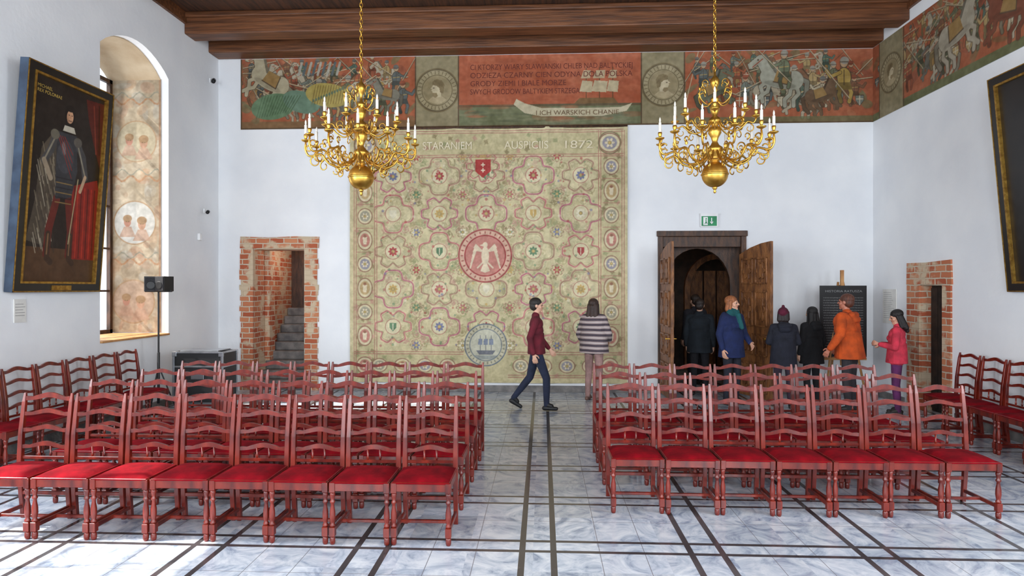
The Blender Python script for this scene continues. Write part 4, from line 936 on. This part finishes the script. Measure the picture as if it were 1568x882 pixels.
    nf = len(nm.polygons); ce = np.zeros(nf*3, np.float32); nm.polygons.foreach_get('center', ce); ce = ce.reshape(-1, 3)
    tags = ['coat', 'pants', 'shoe', 'skin', 'hair', 'hat', 'scarf', 'lips', 'eye']; best = np.full(nf, 1e9); ti = np.zeros(nf, np.int32)
    def upd(d, t):
        i = tags.index(t); bias = {'eye': -.002, 'lips': -.0015, 'hair': -.002, 'hat': -.004, 'scarf': -.002, 'coat': -.001}.get(t, 0); d = d+bias; m = d < best; best[m] = d[m]; ti[m] = i
    for a, q, ra, rb, t in F.c:
        a_ = np.array(a); ab = np.array(q)-a_; tt = np.clip(((ce-a_) @ ab)/(ab @ ab+1e-12), 0, 1); upd(np.linalg.norm(ce-a_-tt[:, None]*ab, axis=1)-(ra+(rb-ra)*tt), t)
    for Mx, r, t in F.e:
        iv = np.array(Mx.inverted()); l = ce @ iv[:3, :3].T+iv[:3, 3]; upd((np.linalg.norm(l/np.array(r), axis=1)-1)*min(r), t)
    for c0, z0, r0, c1, z1, r1, t in F.f:
        u = (ce[:, 2]-z0)/(z1-z0); uc = np.clip(u, 0, 1); X = ce[:, 0]-(c0[0]+(c1[0]-c0[0])*uc); Y = ce[:, 1]-(c0[1]+(c1[1]-c0[1])*uc); rx = r0[0]+(r1[0]-r0[0])*uc; ry = r0[1]+(r1[1]-r0[1])*uc
        upd(np.maximum((np.sqrt((X/rx)**2+(Y/ry)**2)-1)*np.minimum(rx, ry), np.maximum(z1-ce[:, 2], ce[:, 2]-z0)), t)
    skin = pal.get('skin', (214, 166, 140))
    C = dict(coat=pal['coat'], pants=pal['pants'], shoe=pal.get('shoe', (40, 34, 32)), skin=skin, hair=pal['hair'], hat=pal.get('hat', (90, 30, 50)), scarf=pal.get('scarf', (40, 110, 110)), lips=tuple(int(x*y) for x, y in zip(skin, (.85, .6, .6))), eye=(50, 38, 34))
    for t in tags:
        if t == 'coat' and stripes:
            m = pmat('striped_wool', C[t], rough=.95, bump=.3, bscale=120); N = m.node_tree.nodes; L = m.node_tree.links; bs = N['Principled BSDF']
            tc = N.new('ShaderNodeTexCoord'); w = N.new('ShaderNodeTexWave'); w.bands_direction = 'Z'; w.inputs['Scale'].default_value = 3.6; w.inputs['Distortion'].default_value = 1.2; w.inputs['Detail Scale'].default_value = .6
            L.new(tc.outputs['Object'], w.inputs['Vector']); rp = N.new('ShaderNodeValToRGB'); rp.color_ramp.interpolation = 'CONSTANT'; e = rp.color_ramp.elements
            e[0].color = (*lin((74, 64, 72)), 1); e[1].position = .4; e[1].color = (*lin((170, 158, 154)), 1); q = e.new(.6); q.color = (*lin((120, 74, 82)), 1); q = e.new(.75); q.color = (*lin((184, 172, 168)), 1)
            L.new(w.outputs['Fac'], rp.inputs[0]); L.new(rp.outputs[0], bs.inputs['Base Color'])
        elif t in ('coat', 'pants', 'scarf', 'hat'): m = pmat(name+'_'+t, C[t], tuple(x*.78 for x in C[t]), scale=7, rough=.9, bump=1, bscale=9)
        elif t == 'hair': m = pmat(name+'_hair', C[t], tuple(x*.6 for x in C[t]), scale=30, rough=.5, bump=.5, bscale=60, stretch=(3, 3, .5))
        else: m = pmat(name+'_'+t, C[t], tuple(x*.95 for x in C[t]), rough=.5 if t != 'eye' else .15)
        nm.materials.append(m)
    nm.polygons.foreach_set('material_index', ti); nm.polygons.foreach_set('use_smooth', np.ones(nf, bool)); nm.update()
    zmin = min(v.co.z for v in nm.vertices); k = H/1.76
    o.scale = (k, k, k); o.rotation_euler[2] = yaw; o.location = (loc[0], loc[1], -zmin*k+.001)
    return o
R_ = math.radians
person('walking_man', (-.1, 10.0), R_(90), 1.75, dict(coat=(104, 22, 38), pants=(34, 42, 66), hair=(38, 28, 24), shoe=(24, 24, 26)),
       dict(kL=(-.09, -.16, .5), aL=(-.09, -.16, .09), kR=(.09, .1, .5), aR=(.09, .36, .17), tR=.75, eL=(-.22, .1, 1.14), wL=(-.22, .04, .89), eR=(.22, -.04, 1.14), wR=(.21, -.2, .94)), coat_len=.05, bulk=.98)
person('woman_in_striped_poncho', (.86, 10.85), R_(150), 1.73, dict(coat=(150, 140, 140), pants=(170, 134, 128), hair=(62, 38, 28), shoe=(110, 80, 70)),
       dict(eL=(-.26, -.03, 1.16), wL=(-.2, -.2, 1.04), eR=(.27, -.0, 1.14), wR=(.25, -.12, .95)), female=True, hair='long', coat_len=.1, bulk=1.32, stripes=True)
person('woman_in_navy_parka', (3.08, 10.6), R_(28), 1.78, dict(coat=(24, 38, 84), pants=(34, 36, 48), hair=(186, 112, 64), scarf=(24, 92, 96), skin=(222, 168, 140)),
       dict(eR=(.25, -.02, 1.14), wR=(.2, -.2, 1.0)), female=True, hair='bob', scarf=True, coat_len=.16, bulk=1.12, head_yaw=.5, hood=True)
person('man_in_doorway', (2.98, 12.7), R_(200), 1.78, dict(coat=(44, 42, 50), pants=(30, 30, 36), hair=(54, 38, 30)), bulk=1.1)
person('visitor_in_dark_coat', (2.78, 11.5), R_(160), 1.72, dict(coat=(26, 34, 42), pants=(28, 28, 34), hair=(48, 34, 28)), bulk=1.1, coat_len=.15)
person('woman_in_beanie', (3.8, 10.3), R_(170), 1.6, dict(coat=(26, 28, 42), pants=(56, 40, 56), hair=(40, 26, 26), hat=(92, 20, 46), skin=(210, 160, 134)),
       dict(eL=(-.24, -.02, 1.15), wL=(-.14, -.2, 1.1), eR=(.24, -.02, 1.15), wR=(.14, -.2, 1.1)), female=True, hair='bob', hat=True, coat_len=.2, bulk=1.08, head_yaw=-.3, hood=True)
person('woman_in_black_coat', (4.42, 10.75), R_(200), 1.6, dict(coat=(22, 22, 26), pants=(30, 30, 34), hair=(22, 18, 18)), female=True, hair='long', coat_len=.2, bulk=1.08, hood=True)
person('man_in_orange_jacket', (4.66, 9.95), R_(225), 1.82, dict(coat=(206, 82, 22), pants=(52, 48, 52), hair=(110, 62, 44), skin=(186, 116, 92)),
       dict(eL=(-.27, .0, 1.14), wL=(-.22, -.16, .95), eR=(.33, .04, 1.17), wR=(.34, -.1, .96)), coat_len=.12, bulk=1.3, head_yaw=0, lean=-.05, hood=True)
w = person('woman_in_pink_jacket', (5.3, 9.85), R_(240), 1.58, dict(coat=(222, 58, 80), pants=(98, 40, 92), hair=(26, 20, 20), skin=(214, 160, 134)),
       dict(eL=(-.24, -.02, 1.14), wL=(-.16, -.24, 1.16), eR=(.24, -.02, 1.14), wR=(.14, -.24, 1.18)), female=True, hair='long', coat_len=.06, bulk=1.12, head_yaw=.2, head_pitch=.3, hood=False)

# ---------------------------------------------------------------- lights
wd = bpy.data.worlds.new('sky'); scene.world = wd; wd.use_nodes = True
bg = wd.node_tree.nodes['Background']; bg.inputs[0].default_value = (.8, .89, 1, 1); bg.inputs[1].default_value = 1.5
def area(name, loc, target, sx, sy, power, col):
    l = bpy.data.lights.new(name, 'AREA'); l.shape = 'RECTANGLE'; l.size = sx; l.size_y = sy; l.energy = power; l.color = col
    o = bpy.data.objects.new(name, l); scene.collection.objects.link(o); o.location = loc
    o.rotation_euler = (Vector(target)-Vector(loc)).to_track_quat('-Z', 'Y').to_euler(); return o
cool = (.88, .94, 1)
for x in (-3.75, -.05, 3.65): area('window_daylight', (x, -3.35, 3.15), (x, 5, 2.9), 1.7, 4.1, 330, cool)
area('window_daylight', (-6.1, 1.2, 2.95), (0, 1.6, 2.4), 1.6, 3.2, 170, cool); area('window_daylight', (-6.1, 3.9, 2.95), (0, 5.0, 2.4), 1.4, 3.2, 240, cool)
area('window_daylight', (XR+.04, 2.5, 2.95), (0, 4.2, 2.6), 1.7, 3.2, 230, cool)  # lamp in the added right window, put in to brighten the left wall
area('window_daylight', (-6.97, 9.3, 3.2), (0, 9.6, 2.5), 1.4, 3.9, 40, (.97, .98, 1))
l = bpy.data.lights.new('sunlight', 'SUN'); l.energy = 10; l.angle = .01; l.color = (1, .95, .88); o = bpy.data.objects.new('sunlight', l); scene.collection.objects.link(o)
o.rotation_euler = Vector((.8, .12, -.8)).to_track_quat('-Z', 'Y').to_euler(); o.location = (-12, 2, 9)
l = bpy.data.lights.new('anteroom_lamp', 'POINT'); l.energy = 9; l.shadow_soft_size = .2; l.color = (1, .75, .5); o = bpy.data.objects.new('anteroom_lamp', l); scene.collection.objects.link(o); o.location = (2.2, 13.6, 3.1)
l = bpy.data.lights.new('stair_lamp', 'POINT'); l.energy = 10; l.shadow_soft_size = .1; l.color = (1, .9, .8); o = bpy.data.objects.new('stair_lamp', l); scene.collection.objects.link(o); o.location = (-4.75, 12.7, 2.6)

# ---------------------------------------------------------------- camera
cd = bpy.data.cameras.new('camera'); cd.sensor_width = 36; cd.lens = 22.5; cd.clip_end = 100
co = bpy.data.objects.new('camera', cd); scene.collection.objects.link(co); co.location = (0, 0, 1.9); co.rotation_euler = (math.pi/2, 0, math.atan(47/980)); scene.camera = co
